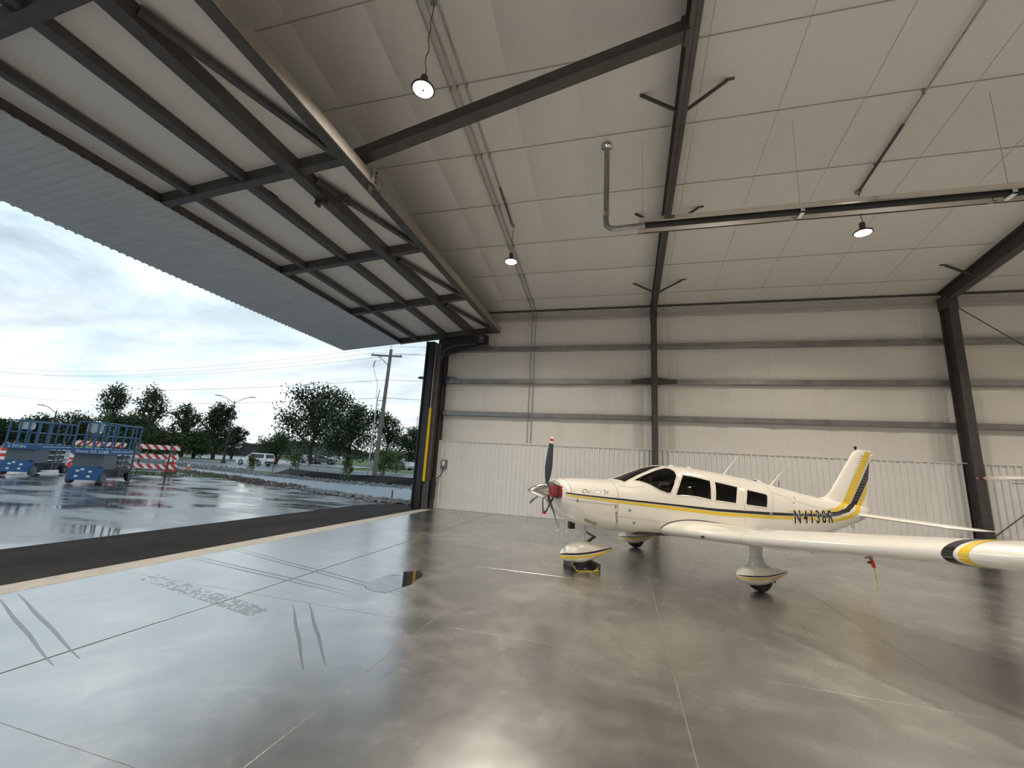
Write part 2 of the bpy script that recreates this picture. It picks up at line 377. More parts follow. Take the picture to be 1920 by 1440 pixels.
# ------------------------------------------------------------------ ceiling
cb = MB()
cb.add([(-6.6, YF + .25, roofz(YF + .25) + .28), (XR, YF + .25, roofz(YF + .25) + .28), (XR, YRIDGE, roofz(YRIDGE) + .28), (-6.6, YRIDGE, roofz(YRIDGE) + .28), (-6.6, YB, roofz(YB) + .28), (XR, YB, roofz(YB) + .28)], [(0, 1, 2, 3), (3, 2, 5, 4)])
ceiling = struct(build('ceiling', cb, ROOFF))
cr = MB(); cr.add([(-6.5, YRIDGE, roofz(YRIDGE)), (XR, YRIDGE, roofz(YRIDGE)), (XR, YB, roofz(YB)), (-6.5, YB, roofz(YB))], [(0, 1, 2, 3)])
build('rear_slope_liner', cr, ROOFF, ceiling)
PY = [14.12, 13.26, 11.83, 10.44, 8.93, 7.45, 5.97, 4.48, 3.0, YRIDGE]
SX = [-6.5, -5.55, -4.12, -3.2, -2.05, -0.83, 0.98, 1.34, 2.77, 4.13, 5.72, 7.2, 8.95, 9.6, 11.1, 12.6, 14.1, 15.6, 17.0, XR]
SEAMC = mat('ceiling_seam', (0.42, 0.40, 0.375), 0.6)
STRAP = mat('strap_grey', (0.38, 0.36, 0.33), 0.5)
for j in range(len(PY) - 1):
    y0, y1 = PY[j], PY[j + 1]
    strap_z = roofz(y1)
    for i in range(len(SX) - 1):
        x0, x1 = SX[i], SX[i + 1]
        sag = (random.uniform(0.05, 0.08) if x1 < 1.0 else random.uniform(0.012, 0.022)) if j else .012
        tilt = random.uniform(-0.4, 0.4)
        def f(u, v, x0=x0, x1=x1, y0=y0, y1=y1, sag=sag, tilt=tilt):
            x = x0 + (x1 - x0) * u; y = y0 + (y1 - y0) * v
            k = max(0, math.sin(math.pi * u)) ** 0.6 * max(0, math.sin(math.pi * v)) ** 0.35
            return (x, y, roofz(y) - sag * k * (1 + tilt * (u - 0.5) * 2))
        mb = MB().grid(f, lin(0, 1, 7), lin(0, 1, 6))
        build('insulation_panel', mb, ROOFF, ceiling, smooth=True, fix=False, ang=180)
    mbs = MB().box(-6.5, XR, y1 - 0.008, y1 + 0.008, strap_z - 0.012, strap_z - 0.006)
    build('strap', mbs, STRAP, ceiling)
for x in SX[6:-1]:
    y0_, y1_ = YRIDGE + .02, 13.9
    build('seam', MB().prism([(x - .0035, y0_, roofz(y0_) - .004), (x + .0035, y0_, roofz(y0_) - .004), (x + .0035, y0_, roofz(y0_) - .008), (x - .0035, y0_, roofz(y0_) - .008)], (0, y1_ - y0_, roofz(y1_) - roofz(y0_))), SEAMC, ceiling)
# ------------------------------------------------------------------ far wall
YI = 14.2
wall = struct(build('wall_back', MB().box(-6.55, XR, YI + .06, YI + .14, -0.2, 7.9), LINER))
rows = [(2.2, 3.42), (3.42, 4.6), (4.6, 5.83), (5.83, 7.36)]
WX = [-6.4, -4.95, -3.45, -1.95, -0.4, 0.7, 1.02, 1.45, 3.0, 4.5, 6.0, 7.5, 8.9, 9.2, 10.7, 12.2, 13.7, 15.2, 16.8, XR]
for z0, z1 in rows:
    for i in range(len(WX) - 1):
        x0, x1 = WX[i], WX[i + 1]; sg = random.uniform(0.03, 0.055)
        def f(u, v, x0=x0, x1=x1, z0=z0, z1=z1, sg=sg):
            k = max(0, math.sin(math.pi * u)) ** 0.45 * max(0, math.sin(math.pi * v)) ** 0.4
            return (x0 + (x1 - x0) * u, YI - sg * k, z0 + (z1 - z0) * v)
        build('insulation_panel', MB().grid(f, lin(0, 1, 8), lin(0, 1, 7)), WALLF, wall, smooth=True, fix=False, ang=180)
for z in (3.32, 4.52, 5.745):
    hh = 0.16
    prof = [(0, .012), (.012, 0), (.2, 0), (.2, .008), (.02, .012), (.014, .03), (.014, hh - .03), (.02, hh - .012), (.2, hh - .008), (.2, hh), (.012, hh), (0, hh - .012)]
    for xa, xb in ((-6.42, 0.92), (0.92, 8.9), (8.9, XR)):
        # side axis of extr is (d x up) = -Y when d=+X, so flip
        g = MB().extr([(-a, c) for a, c in prof], (xa + 0.003, YI - 0.2, z), (xb - 0.003, YI - 0.2, z))
        build('girt', g, GIRT, wall)
e1 = MB().extr([(0, 0), (-.2, 0), (-.2, .36), (0, .36), (0, .30), (-.03, .28), (-.03, .08), (0, .06)], (-6.42, YI - 0.2, 6.89), (XR, YI - 0.2, 6.89))
build('eave_strut', e1, EAVE, wall)
build('eave_channel', MB().box(-6.42, XR, YI - 0.24, YI - 0.205, 7.205, 7.245), STEEL, wall)
# ribbed white steel liner, one panel per sheet
PITCH = 0.155
def liner_sheet(w, hgt, t=0.034):
    """ribbed sheet in local x (width) / z (height), ribs facing -y"""
    pr = []; n = int(round(w / PITCH))
    for k in range(n):
        a = k * PITCH
        pr += [(a, 0), (a + .100, 0), (a + .108, -t), (a + .147, -t), (a + .155, 0)]
    mb = MB(); v = [(x, y, z) for z in (0, hgt) for x, y in pr]; m_ = len(pr)
    return mb.add(v, [(i, i + 1, m_ + i + 1, m_ + i) for i in range(m_ - 1)])
sheet0 = None; x = -6.44; SW = PITCH * 6
while x < XR - 0.9:
    if sheet0 is None: sheet0 = build('liner_panel', liner_sheet(SW, 2.37), LINER, wall, fix=False); sheet0.location = (x, YF, 0.005)
    else: inst(sheet0, 'liner_panel', wall, (x, YF, 0.005))
    x += SW
build('liner_cap', MB().box(-6.44, XR, YF - 0.045, YF + 0.2, 2.372, 2.40), LINER, wall)
# ------------------------------------------------------------------ other walls (door wall, right and rear)
wl = MB()
wl.add([(-6.5, YB, 0), (-6.5, -3.7, 0), (-6.5, -3.7, roofz(-3.7)), (-6.5, YB, roofz(YB))], [(0, 1, 2, 3)])
wl.add([(-6.5, -3.7, 6.5), (-6.5, YF + .2, 6.5), (-6.5, YF + .2, roofz(YF + .2) + .3), (-6.5, YRIDGE, roofz(YRIDGE) + .3), (-6.5, -3.7, roofz(-3.7) + .3)], [(0, 1, 2, 3, 4)])
wall_left = struct(build('wall_left', wl, WALLF))
build('door_header', MB().box(-6.62, -6.38, -3.7, 13.7, 6.28, 6.56), STEEL, wall_left)
wr = MB(); wr.add([(XR, YB, 0), (XR, YF + .2, 0), (XR, YF + .2, 7.6), (XR, YRIDGE, roofz(YRIDGE) + .3), (XR, YB, roofz(YB) + .3)], [(0, 1, 2, 3, 4)])
struct(build('wall_right', wr, WALLF))
wf = MB(); wf.add([(-6.6, YB, 0), (XR, YB, 0), (XR, YB, roofz(YB) + .3), (-6.6, YB, roofz(YB) + .3)], [(0, 1, 2, 3)])
struct(build('wall_front', wf, WALLF))
# ------------------------------------------------------------------ portal frames
def frame(xc, label, zb=((5.07, 8.19), (12.9, 7.05)), braces=(12.57, 9.65, 6.7, 3.75), bleft=-0.71, bright=0.74, cw=0.165):
    r = thing('portal_frame', label, 'frame', (xc, 13.8, 0), 0, 'dark steel frames')
    s = (zb[1][1] - zb[0][1]) / (zb[1][0] - zb[0][0])
    zbot = lambda y: zb[0][1] + s * (y - zb[0][0])
    col = MB().ibeam((xc, 13.79, 0.02), (xc, 13.79, zbot(13.6) - 0.02), cw, 0.38, 0.014, 0.01, up=(0, 1, 0))
    build('column', col, STEEL, r, True)
    build('base_plate', MB().box(xc - .14, xc + .14, 13.55, 13.99, 0.001, 0.022), STEEL, r, True)
    raf = MB(); W = cw / 2
    ya, yb = YRIDGE, 13.98
    raf.prism([(xc - W, ya, zbot(ya)), (xc + W, ya, zbot(ya)), (xc + W, ya, zbot(ya) + .016), (xc - W, ya, zbot(ya) + .016)], (0, yb - ya, zbot(yb) - zbot(ya)))
    za, zz = roofz(ya) - 0.03, roofz(yb) - 0.03
    raf.add([(xc + sx * 0.006, y, z) for sx in (-1, 1) for y, z in ((ya, zbot(ya)), (yb, zbot(yb)), (yb, zz), (ya, za))], [(0, 1, 2, 3), (4, 5, 6, 7), (0, 1, 5, 4), (1, 2, 6, 5), (2, 3, 7, 6), (3, 0, 4, 7)])
    raf.prism([(xc - W, ya, za), (xc + W, ya, za), (xc + W, ya, za + .016), (xc - W, ya, za + .016)], (0, yb - ya, zz - za))
    build('rafter', raf, STEEL, r, True)
    kp = MB().box(xc - W - .012, xc + W + .012, 13.585, 13.605, zbot(13.6) - .30, zbot(13.6) + .02)
    kp.box(xc - W - .02, xc - W - .0, 13.6, 13.98, zbot(13.6) - .25, zbot(13.6) + .12)
    build('knee_plate', kp, STEEL, r, True)
    for y in braces:
        for dx in (bleft, bright):
            if dx is None: continue
            zt = roofz(y) - 0.02
            b = MB().bar((xc + math.copysign(W, dx), y, zbot(y) + 0.03), (xc + dx, y, zt - 0.03), 0.045, 0.045, up=(0, 1, 0))
            b.bar((xc + dx - math.copysign(0.02, dx), y, zt - 0.02), (xc + dx + math.copysign(0.12, dx), y, zt - 0.012), 0.05, 0.012)
            build('flange_brace', b, STEEL, r, True)
    # rear half of the frame, behind the photographer
    rb = MB().ibeam((xc, YRIDGE, zbot(YRIDGE) + .3), (xc, YB + .2, roofz(YB) - .4), cw, 0.55)
    build('rear_rafter', rb, STEEL, r, True)
    build('rear_column', MB().ibeam((xc, YB + .25, 0.01), (xc, YB + .25, roofz(YB) - .45), cw, 0.38, up=(0, 1, 0)), STEEL, r, True)
    return r
frame(1.01, 'dark steel frame rising behind the windshield of the white airplane')
frame(8.955, 'dark steel frame at right with heavy column behind the wing tip', bright=None, cw=0.205)
g = thing('wall_brace_clips', 'pair of dark bent clips on the middle girt beside the slim column', 'bracket', (1.01, 13.97, 4.6))
for sx in (-1, 1):
    k = MB().prism([(1.01 + sx * .1, 13.96, 4.50), (1.01 + sx * .1, 13.96, 4.74), (1.01 + sx * .72, 13.985, 4.66), (1.01 + sx * .72, 13.985, 4.53)], (0, 0.012, 0))
    build('clip', k, STEEL, g, True)
# roof strut from the door header to the first rafter
t = thing('roof_strut', 'dark square steel strut sloping from door header up to rafter', 'beam', (0.9, 5.5, 8.15))
build('tube', MB().bar((-6.4, 5.5, 6.47), (0.86, 5.5, 8.235), 0.2, 0.2), STEEL, t, True)
build('end_plate', MB().bar((0.86, 5.5, 8.235), (0.93, 5.5, 8.25), 0.26, 0.28), STEEL, t, True)
# ------------------------------------------------------------------ the big tilted hangar door
DS = 0.09; DN = math.sqrt(1 + DS * DS)
def D(x, y, d): return Vector((x - d * DS / DN, y, 6.01 + DS * (x + 8.3) + d / DN))
DUP = Vector((-DS / DN, 0, 1 / DN))
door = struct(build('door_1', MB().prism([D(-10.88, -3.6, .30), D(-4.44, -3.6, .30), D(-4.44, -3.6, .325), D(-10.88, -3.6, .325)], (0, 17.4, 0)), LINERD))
PER = [-3.5, -0.68, 2.15, 4.97, 7.82, 10.64, 13.70]
GX = [-8.3, -7.58, -6.38, -5.36, -4.38]
def dbar(name, p, q, w, h_, m_, dz=None):
    return build(name, MB().bar(p, q, w, h_, DUP), m_, door)
for y in PER:
    dbar('cross_beam', D(-8.25 if y < 13 else -8.3, y, .10), D(-4.45, y, .10), 0.15, 0.2, STEEL)
    dbar('hidden_cross_beam', D(-10.8, y, .15), D(-8.3, y, .15), 0.12, 0.2, STEEL)
for i in range(len(PER) - 1):
    ya, yb = PER[i] + .076, PER[i + 1] - .076
    dbar('girt', D(-7.58, ya, .085), D(-7.58, yb, .085), 0.12, 0.13, STEEL)
    dbar('girt', D(-6.38, ya, .095), D(-6.38, yb, .095), 0.09, 0.13, STEEL)
    dbar('edge_girt', D(-8.33, ya, .10), D(-8.33, yb, .10), 0.05, 0.18, STEEL)
    dbar('diagonal', D(-5.2, ya + .22, .06), D(-4.5, yb - .02, .06), 0.09, 0.09, STEEL)
    for a, b_ in zip(GX[:-1], GX[1:]):
        def f(u, v, a=a, b_=b_, ya=ya, yb=yb):
            k = max(0, math.sin(math.pi * u)) ** 0.5 * max(0, math.sin(math.pi * v)) ** 0.3
            return D(a + (b_ - a) * u, ya + (yb - ya) * v, .20 - 0.03 * k)
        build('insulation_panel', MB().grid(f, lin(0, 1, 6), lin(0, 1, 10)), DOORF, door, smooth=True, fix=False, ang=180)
dbar('main_chord', D(-5.36, -3.5, .07), D(-5.36, 13.68, .07), 0.2, 0.24, STEEL)
dbar('inner_chord', D(-4.40, -3.6, .11), D(-4.40, 13.8, .11), 0.17, 0.23, STEEL)
build('inner_chord_face', MB().bar(D(-4.305, -3.6, .115), D(-4.305, 13.8, .115), 0.018, 0.22, DUP), CHORD_LIT, door)  # thin lighter strip standing for the lamplit side of the same beam
ds = None; y = 13.78
while y > -3.5:
    # grey ribbed sheet: local x = -Y, local z = towards the outer edge
    mb = MB(); n = 6; pr = []
    for k in range(n):
        a = k * PITCH; pr += [(a, 0), (a + .095, 0), (a + .108, -.022), (a + .142, -.022), (a + .155, 0)]
    v = []
    for xx in (-8.27, -10.86):
        for a, t_ in pr: v.append(D(xx, y - a, t_ + 0.02))
    m_ = len(pr); mb.add(v, [(i, i + 1, m_ + i + 1, m_ + i) for i in range(m_ - 1)])
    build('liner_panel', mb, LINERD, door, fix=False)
    y -= PITCH * 6
dbar('liner_edge', D(-8.28, -3.5, -.012), D(-8.28, 13.78, -.012), 0.04, 0.02, LINERD)
for (xx, yy, s_) in ((-5.36, 5.62, 0), (-4.98, 5.72, 1), (-4.25, 5.60, 2)):
    mb = MB()
    mb.box(xx - .10, xx - .06, yy - .06, yy + .06, 6.01 + DS * (xx + 8.3) - .16, 6.01 + DS * (xx + 8.3) + .02)
    mb.box(xx + .06, xx + .10, yy - .06, yy + .06, 6.01 + DS * (xx + 8.3) - .16, 6.01 + DS * (xx + 8.3) + .02)
    mb.tube([(xx - .12, yy, 6.01 + DS * (xx + 8.3) - .10), (xx + .12, yy, 6.01 + DS * (xx + 8.3) - .10)], .025, 8)
    build('clevis_bracket', mb, STEEL, door)
pz = 6.01 + DS * 4.0
pb = build('splice_plate', MB().box(-4.29, -4.262, 5.52, 5.66, pz - .0, pz + .30), CHORD_LIT, door)
for k in range(3):
    build('bolt', MB().tube([(-4.263, 5.59, pz + .06 + k * .085), (-4.235, 5.59, pz + .06 + k * .085)], .026, 6), STEEL, pb)
# ------------------------------------------------------------------ door jamb post and lift arm
j = thing('door_jamb', 'dark steel door jamb post with swing arm and yellow sleeve', 'post', (-6.7, 13.6, 0))
build('outer_trim', MB().box(-7.03, -6.74, 13.5, 13.75, 0.0, 6.0), BLACK, j, True)
build('trim_lip', MB().box(-7.05, -7.0, 13.44, 13.5, 0.0, 6.0), BLACK, j, True)
build('inner_column', MB().ibeam((-6.6, 13.66, 0.0), (-6.6, 13.66, 5.95), 0.24, 0.2, 0.014, 0.012, up=(0, 1, 0)), mat('jamb_grey', (0.085, 0.075, 0.065), 0.5, var=0.2), j, True)
build('rear_channel', MB().box(-6.56, -6.44, 13.8, 14.18, 0.0, 6.3), BLACK, j, True)
build('yellow_sleeve', MB().tube([(-6.67, 13.5, .93), (-6.67, 13.5, 3.5)], .05, 14), YEL, j, True, smooth=True)
build('hydraulic_pipe', MB().tube([(-6.67, 13.5, 3.5), (-6.67, 13.5, 5.85)], .024, 10), GALV, j, True, smooth=True)
arm = MB().prism([(-6.62, 13.58, 5.35), (-6.62, 13.58, 6.12), (-4.72, 13.58, 6.22), (-4.72, 13.58, 5.88), (-5.4, 13.58, 5.74), (-6.3, 13.58, 5.5)], (0, .16, 0))
build('swing_arm', arm, BLACK, j, True)
build('arm_lip', MB().bar((-6.3, 13.56, 5.49), (-4.74, 13.56, 5.87), 0.03, 0.03), STEEL, j, True)
build('pivot_plate', MB().box(-5.05, -4.8, 13.52, 13.58, 5.92, 6.25), STEEL, j, True)
build('pivot_bolt', MB().tube([(-4.92, 13.52, 6.08), (-4.92, 13.47, 6.08)], .05, 8), GALV, j, True)
build('gusset', MB().tube([(-6.45, 13.57, 5.35), (-6.35, 13.57, 5.68), (-5.9, 13.57, 5.86), (-5.2, 13.57, 5.9)], .035, 6), STEEL, j, True)
lw = thing('outdoor_lamp', 'small round black floodlight sticking out beyond the door jamb', 'lamp', (-7.05, 13.6, 4.62))
build('arm', MB().tube([(-7.03, 13.6, 4.62), (-7.15, 13.6, 4.63)], .02, 8), BLACK, lw, True)
build('shade', MB().lathe([(.02, .06), (.09, .04), (.14, 0), (.135, -.02), (.0, -.025)], (-7.2, 13.6, 4.63), (0, 0, 1), 14), BLACK, lw, True, smooth=True)
# ------------------------------------------------------------------ the airplane
ST = [  # station x, belly, roof, half width, widest height, upper and lower exponents
 (2.76, 0.97, 1.42, .405, 1.20, 2.3, 2.3), (2.70, 0.89, 1.452, .47, 1.19, 2.4, 2.3), (2.60, 0.81, 1.468, .53, 1.17, 2.5, 2.4),
 (2.40, 0.725, 1.476, .57, 1.13, 2.6, 2.5), (2.10, 0.675, 1.480, .60, 1.08, 2.7, 2.7), (1.80, 0.635, 1.482, .61, 1.04, 2.7, 3.0),
 (1.55, 0.61, 1.49, .615, 1.0, 2.6, 3.1), (1.45, 0.60, 1.525, .617, .99, 2.5, 3.2), (1.10, 0.58, 1.665, .62, .97, 2.3, 3.3),
 (0.85, 0.565, 1.75, .622, .96, 2.4, 3.4), (0.60, 0.55, 1.79, .622, .95, 2.7, 3.5), (0.30, 0.53, 1.797, .622, .95, 2.9, 3.6),
 (-.20, 0.51, 1.765, .62, .94, 3.0, 3.6), (-.70, 0.50, 1.715, .61, .93, 3.0, 3.6), (-1.5, 0.49, 1.62, .57, .92, 2.9, 3.4),
 (-2.3, 0.49, 1.495, .475, .93, 2.6, 3.0), (-2.9, 0.51, 1.40, .375, .95, 2.4, 2.7), (-3.3, 0.56, 1.345, .31, .98, 2.3, 2.5),
 (-3.7, 0.635, 1.295, .25, 1.0, 2.2, 2.3), (-4.25, 0.77, 1.24, .165, 1.03, 2.1, 2.1), (-4.7, 0.885, 1.20, .09, 1.06, 2.0, 2.0), (-4.93, 1.0, 1.15, .03, 1.08, 2.0, 2.0)]
def _fl(k, x):
    n = len(ST)
    if x >= ST[0][0]: return ST[0][k]
    if x <= ST[-1][0]: return ST[-1][k]
    for i in range(n - 1):
        if ST[i + 1][0] <= x <= ST[i][0]: break
    x0, x1 = ST[i][0], ST[i + 1][0]; y0, y1 = ST[i][k], ST[i + 1][k]
    def sl(q):
        if q <= 0 or q >= n - 1:
            a, b = (0, 1) if q <= 0 else (n - 2, n - 1)
            return (ST[b][k] - ST[a][k]) / (ST[b][0] - ST[a][0])
        d0 = (ST[q][k] - ST[q - 1][k]) / (ST[q][0] - ST[q - 1][0]); d1 = (ST[q + 1][k] - ST[q][k]) / (ST[q + 1][0] - ST[q][0])
        return 0 if d0 * d1 <= 0 else 2 * d0 * d1 / (d0 + d1)
    hh = x1 - x0; t = (x - x0) / hh; m0, m1 = sl(i) * hh, sl(i + 1) * hh
    return (2 * t**3 - 3 * t * t + 1) * y0 + (t**3 - 2 * t * t + t) * m0 + (-2 * t**3 + 3 * t * t) * y1 + (t**3 - t * t) * m1
def fpt(x, a, off=0.0):
    """point on the fuselage at station x, angle a from the roof line (+ = left side)"""
    def raw(x, a):
        zb, zt, hw, zm, nu, nl = [_fl(k, x) for k in range(1, 7)]
        s, c = math.sin(math.radians(a)), math.cos(math.radians(a)); n = nu if c >= 0 else nl
        return Vector((x, hw * math.copysign(abs(s) ** (2 / n), s), zm + ((zt - zm) * abs(c) ** (2 / n) if c >= 0 else -(zm - zb) * abs(c) ** (2 / n))))
    p = raw(x, a)
    if off:
        u = raw(x + .01, a) - raw(x - .01, a); v = raw(x, a + 1) - raw(x, a - 1); nrm = u.cross(v)
        if nrm.length > 1e-9:
            nrm.normalize()
            if nrm.dot(p - Vector((x, 0, _fl(4, x)))) < 0: nrm = -nrm
            p = p + nrm * off
    return p
def fang(x, z):
    zb, zt, hw, zm, nu, nl = [_fl(k, x) for k in range(1, 7)]
    if z >= zm: return math.degrees(math.acos(min(1, (z - zm) / (zt - zm)) ** (nu / 2)))
    return 180 - math.degrees(math.acos(min(1, (zm - z) / (zm - zb)) ** (nl / 2)))
TH = math.radians(212.0)
plane = thing('airplane', 'white low-wing propeller airplane with black and yellow stripes on the hangar floor', 'airplane', (1.2, 8.79, 0), TH)
W1 = [(1.397, 27.5), (1.199, 24.7), (0.963, 22.8), (0.698, 19.3), (0.610, 22.4), (0.561, 32.2), (0.585, 43.7), (0.701, 58.5), (0.785, 67.2), (0.83, 68.4), (0.886, 67.2), (0.997, 62.0), (1.106, 54.0), (1.26, 40.5)]
W2 = [(0.452, 41.2), (-0.102, 49.6), (-0.029, 78.3), (0.712, 72.0)]
W3 = [(-0.199, 50.0), (-0.711, 53.8), (-0.588, 79.8), (-0.124, 78.5)]
W4 = [(-0.928, 56.4), (-1.39, 58.9), (-1.425, 62.0), (-1.351, 80.7), (-0.85, 80.2), (-0.826, 78.0)]
WS = [(1.56, 24.0), (1.314, 19.5), (1.029, 17.2), (0.68, 13.5), (0.66, 0), (0.68, -13.5), (1.029, -17.2), (1.314, -19.5), (1.56, -24.0), (1.60, -12), (1.61, 0), (1.60, 12)]
wins = [('windshield', WS)]
for k, w in enumerate((W1, W2, W3, W4)):
    wins.append(('side_window', w)); wins.append(('side_window', [(x, -a) for x, a in reversed(w)]))
AS = 0.011  # metres per degree, for distances in the unrolled skin
def inside(p, poly):
    c = False; n = len(poly)
    for i in range(n):
        x0, y0 = poly[i]; x1, y1 = poly[(i + 1) % n]
        if (y0 > p[1]) != (y1 > p[1]) and p[0] < (x1 - x0) * (p[1] - y0) / (y1 - y0) + x0: c = not c
    return c
def nearest(p, poly):
    best = None; n = len(poly)
    for i in range(n):
        ax, ay = poly[i][0], poly[i][1] * AS; bx, by = poly[(i + 1) % n][0], poly[(i + 1) % n][1] * AS
        dx, dy = bx - ax, by - ay; t = max(0, min(1, ((p[0] - ax) * dx + (p[1] * AS - ay) * dy) / (dx * dx + dy * dy + 1e-12)))
        qx, qy = ax + dx * t, ay + dy * t; d = math.hypot(p[0] - qx, p[1] * AS - qy)
        if best is None or d < best[0]: best = (d, (qx, qy / AS))
    return best
xs = [2.76, 2.74, 2.72, 2.70]; xx = 2.67
while xx > -4.93: xs.append(xx); xx -= 0.028 if -1.6 < xx < 1.8 else 0.07
xs.append(-4.93)
NA = 140; angs = [-180 + 360.0 * k / NA for k in range(NA)]
gv = [[(x, a) for a in angs] for x in xs]
for nm, poly in wins:
    bx = (min(p[0] for p in poly) - .03, max(p[0] for p in poly) + .03, min(p[1] for p in poly) - 3, max(p[1] for p in poly) + 3)
    for i, x in enumerate(xs):
        if not bx[0] <= x <= bx[1]: continue
        for k in range(NA):
            p = gv[i][k]
            if bx[2] <= p[1] <= bx[3]:
                d, q = nearest(p, poly)
                if d < 0.0145: gv[i][k] = q
    for px_, pa_ in poly:      # a grid vertex on every corner
        best = None
        for i, x in enumerate(xs):
            if abs(x - px_) > .06: continue
            for k in range(NA):
                dd = (gv[i][k][0] - px_) ** 2 + ((gv[i][k][1] - pa_) * AS) ** 2
                if best is None or dd < best[0]: best = (dd, i, k)
        gv[best[1]][best[2]] = (px_, pa_)
body = MB(); panes = [MB() for _ in wins]
body.v = [tuple(fpt(*p)) for r in gv for p in r]
for i in range(len(xs) - 1):
    for k in range(NA):
        q = (i * NA + k, i * NA + (k + 1) % NA, (i + 1) * NA + (k + 1) % NA, (i + 1) * NA + k)
        pa = [gv[i][k], gv[i][(k + 1) % NA], gv[i + 1][(k + 1) % NA], gv[i + 1][k]]
        if k == NA - 1: pa = [(x, a if a > 0 else a + 360) for x, a in pa]
        c = (sum(p[0] for p in pa) / 4, sum(p[1] for p in pa) / 4); hit = None
        if -1.5 < c[0] < 1.65 and abs(c[1]) < 85:
            for w, (nm, poly) in enumerate(wins):
                if inside(c, poly): hit = w; break
        if hit is None: body.f.append(q)
        else: panes[hit].add([body.v[t] for t in q], [(0, 1, 2, 3)])
body.f.append(tuple(range(NA))); body.f.append(tuple((len(xs) - 1) * NA + k for k in range(NA)))
fus = build('fuselage', body, [PAINT, LINING], plane, smooth=True, ang=40)
sm = fus.modifiers.new('skin', 'SOLIDIFY'); sm.thickness = 0.012; sm.offset = -1; sm.material_offset = 1; sm.material_offset_rim = 0
for (nm, poly), pm in zip(wins, panes):
    b = bmesh.new(); me = bpy.data.meshes.new(nm); me.from_pydata(pm.v, [], pm.f); b.from_mesh(me)
    bmesh.ops.remove_doubles(b, verts=b.verts, dist=0.0005); b.normal_update(); b.to_mesh(me); b.free()
    me.materials.append(WINGLASS2 if nm == 'windshield' or poly in (W1,) or max(p[0] for p in poly) > 1.2 else (WINGLASS3 if max(p[0] for p in poly) < 0 else WINGLASS))
    me.polygons.foreach_set('use_smooth', [True] * len(me.polygons))
    o = bpy.data.objects.new(nm, me); S.collection.objects.link(o); o.parent = plane
    pts = []; n = len(poly)
    for i in range(n):
        (x0, a0), (x1, a1) = poly[i], poly[(i + 1) % n]; q = 6
        pts += [fpt(x0 + (x1 - x0) * t / q, a0 + (a1 - a0) * t / q, 0.001) for t in range(q)]
    pts.append(pts[0])
    build('window_frame', MB().tube(pts, 0.009, 6, False), PAINT if nm != 'windshield' else PAINT, o, smooth=True)
# --- painted stripes (thin film on the skin)
def film(top, bot, m_, name, off=0.0025, side=1, n=90, rows=3):
    def itp(tb, x):
        for (xa, aa), (xb, ab) in zip(tb[:-1], tb[1:]):
            if xb <= x <= xa: return aa + (ab - aa) * (xa - x) / (xa - xb + 1e-9)
        return tb[-1][1] if x < tb[-1][0] else tb[0][1]
    xa, xb = top[0][0], top[-1][0]
    f = lambda u, v: fpt(u, side * (itp(top, u) + (itp(bot, u) - itp(top, u)) * v), off)
    return build(name, MB().grid(f, lin(xa, xb, n), lin(0, 1, rows)), m_, plane, smooth=True, ang=180)
def ribbon(T, B, m_, name, off=0.0028, side=1, sub=6, rows=4):
    """stripe between two edge polylines given point by point as (station, angle)"""
    a, b = [], []
    for i in range(len(T) - 1):
        for t in range(sub):
            q = t / sub; a.append((T[i][0] + (T[i + 1][0] - T[i][0]) * q, T[i][1] + (T[i + 1][1] - T[i][1]) * q)); b.append((B[i][0] + (B[i + 1][0] - B[i][0]) * q, B[i][1] + (B[i + 1][1] - B[i][1]) * q))
    a.append(T[-1]); b.append(B[-1]); n = len(a)
    f = lambda i, v: fpt(a[int(i)][0] + (b[int(i)][0] - a[int(i)][0]) * v, side * (a[int(i)][1] + (b[int(i)][1] - a[int(i)][1]) * v), off)
    return build(name, MB().grid(f, list(range(n)), lin(0, 1, rows)), m_, plane, smooth=True, ang=180)
def zprof(zp, tail):
    out = []; x = zp[0][0]
    while x > zp[-1][0]:
        for (xa, za), (xb, zb_) in zip(zp[:-1], zp[1:]):
            if xb <= x <= xa: out.append((x, fang(x, za + (zb_ - za) * (xa - x) / (xa - xb)))); break
        x -= .12
    return out + tail
bT = zprof([(2.73, 1.250), (2.40, 1.230), (1.834, 1.198), (0.805, 1.139), (-0.151, 1.084), (-1.361, 1.050), (-2.283, 1.033), (-2.85, 1.030)], [(-3.20, 82.0), (-3.62, 77.0), (-3.95, 62.0), (-4.22, 29.2), (-4.30, 8)])
bB = zprof([(2.73, 1.232), (2.40, 1.211), (1.834, 1.172), (0.805, 1.108), (-0.151, 1.040), (-1.361, 0.997), (-2.283, 0.985), (-2.85, 0.975)], [(-3.20, 91.0), (-3.66, 90.0), (-4.04, 79.0), (-4.33, 45.5), (-4.50, 8)])
yT = zprof([(2.73, 1.221), (2.40, 1.200), (1.834, 1.160), (0.805, 1.095), (-0.151, 1.028), (-1.361, 0.984), (-2.283, 0.967), (-2.85, 0.955)], [(-3.20, 94.0), (-3.62, 96.5), (-4.02, 91.0), (-4.30, 72.0), (-4.53, 10)])
yB = zprof([(2.73, 1.202), (2.40, 1.175), (1.834, 1.127), (0.805, 1.047), (-0.151, 0.974), (-1.361, 0.935), (-2.283, 0.918), (-2.85, 0.90)], [(-3.20, 101.0), (-3.613, 104.5), (-4.145, 106.0), (-4.42, 87.8), (-4.68, 12)])
zT = [(-1.9, 81.5), (-2.45, 79.8), (-3.126, 75.5), (-3.531, 66.6), (-3.86, 44.0), (-4.05, 10)]
zB = [(-1.9, 82.2), (-2.45, 82.0), (-3.114, 80.8), (-3.599, 76.0), (-3.93, 58.0), (-4.24, 22)]
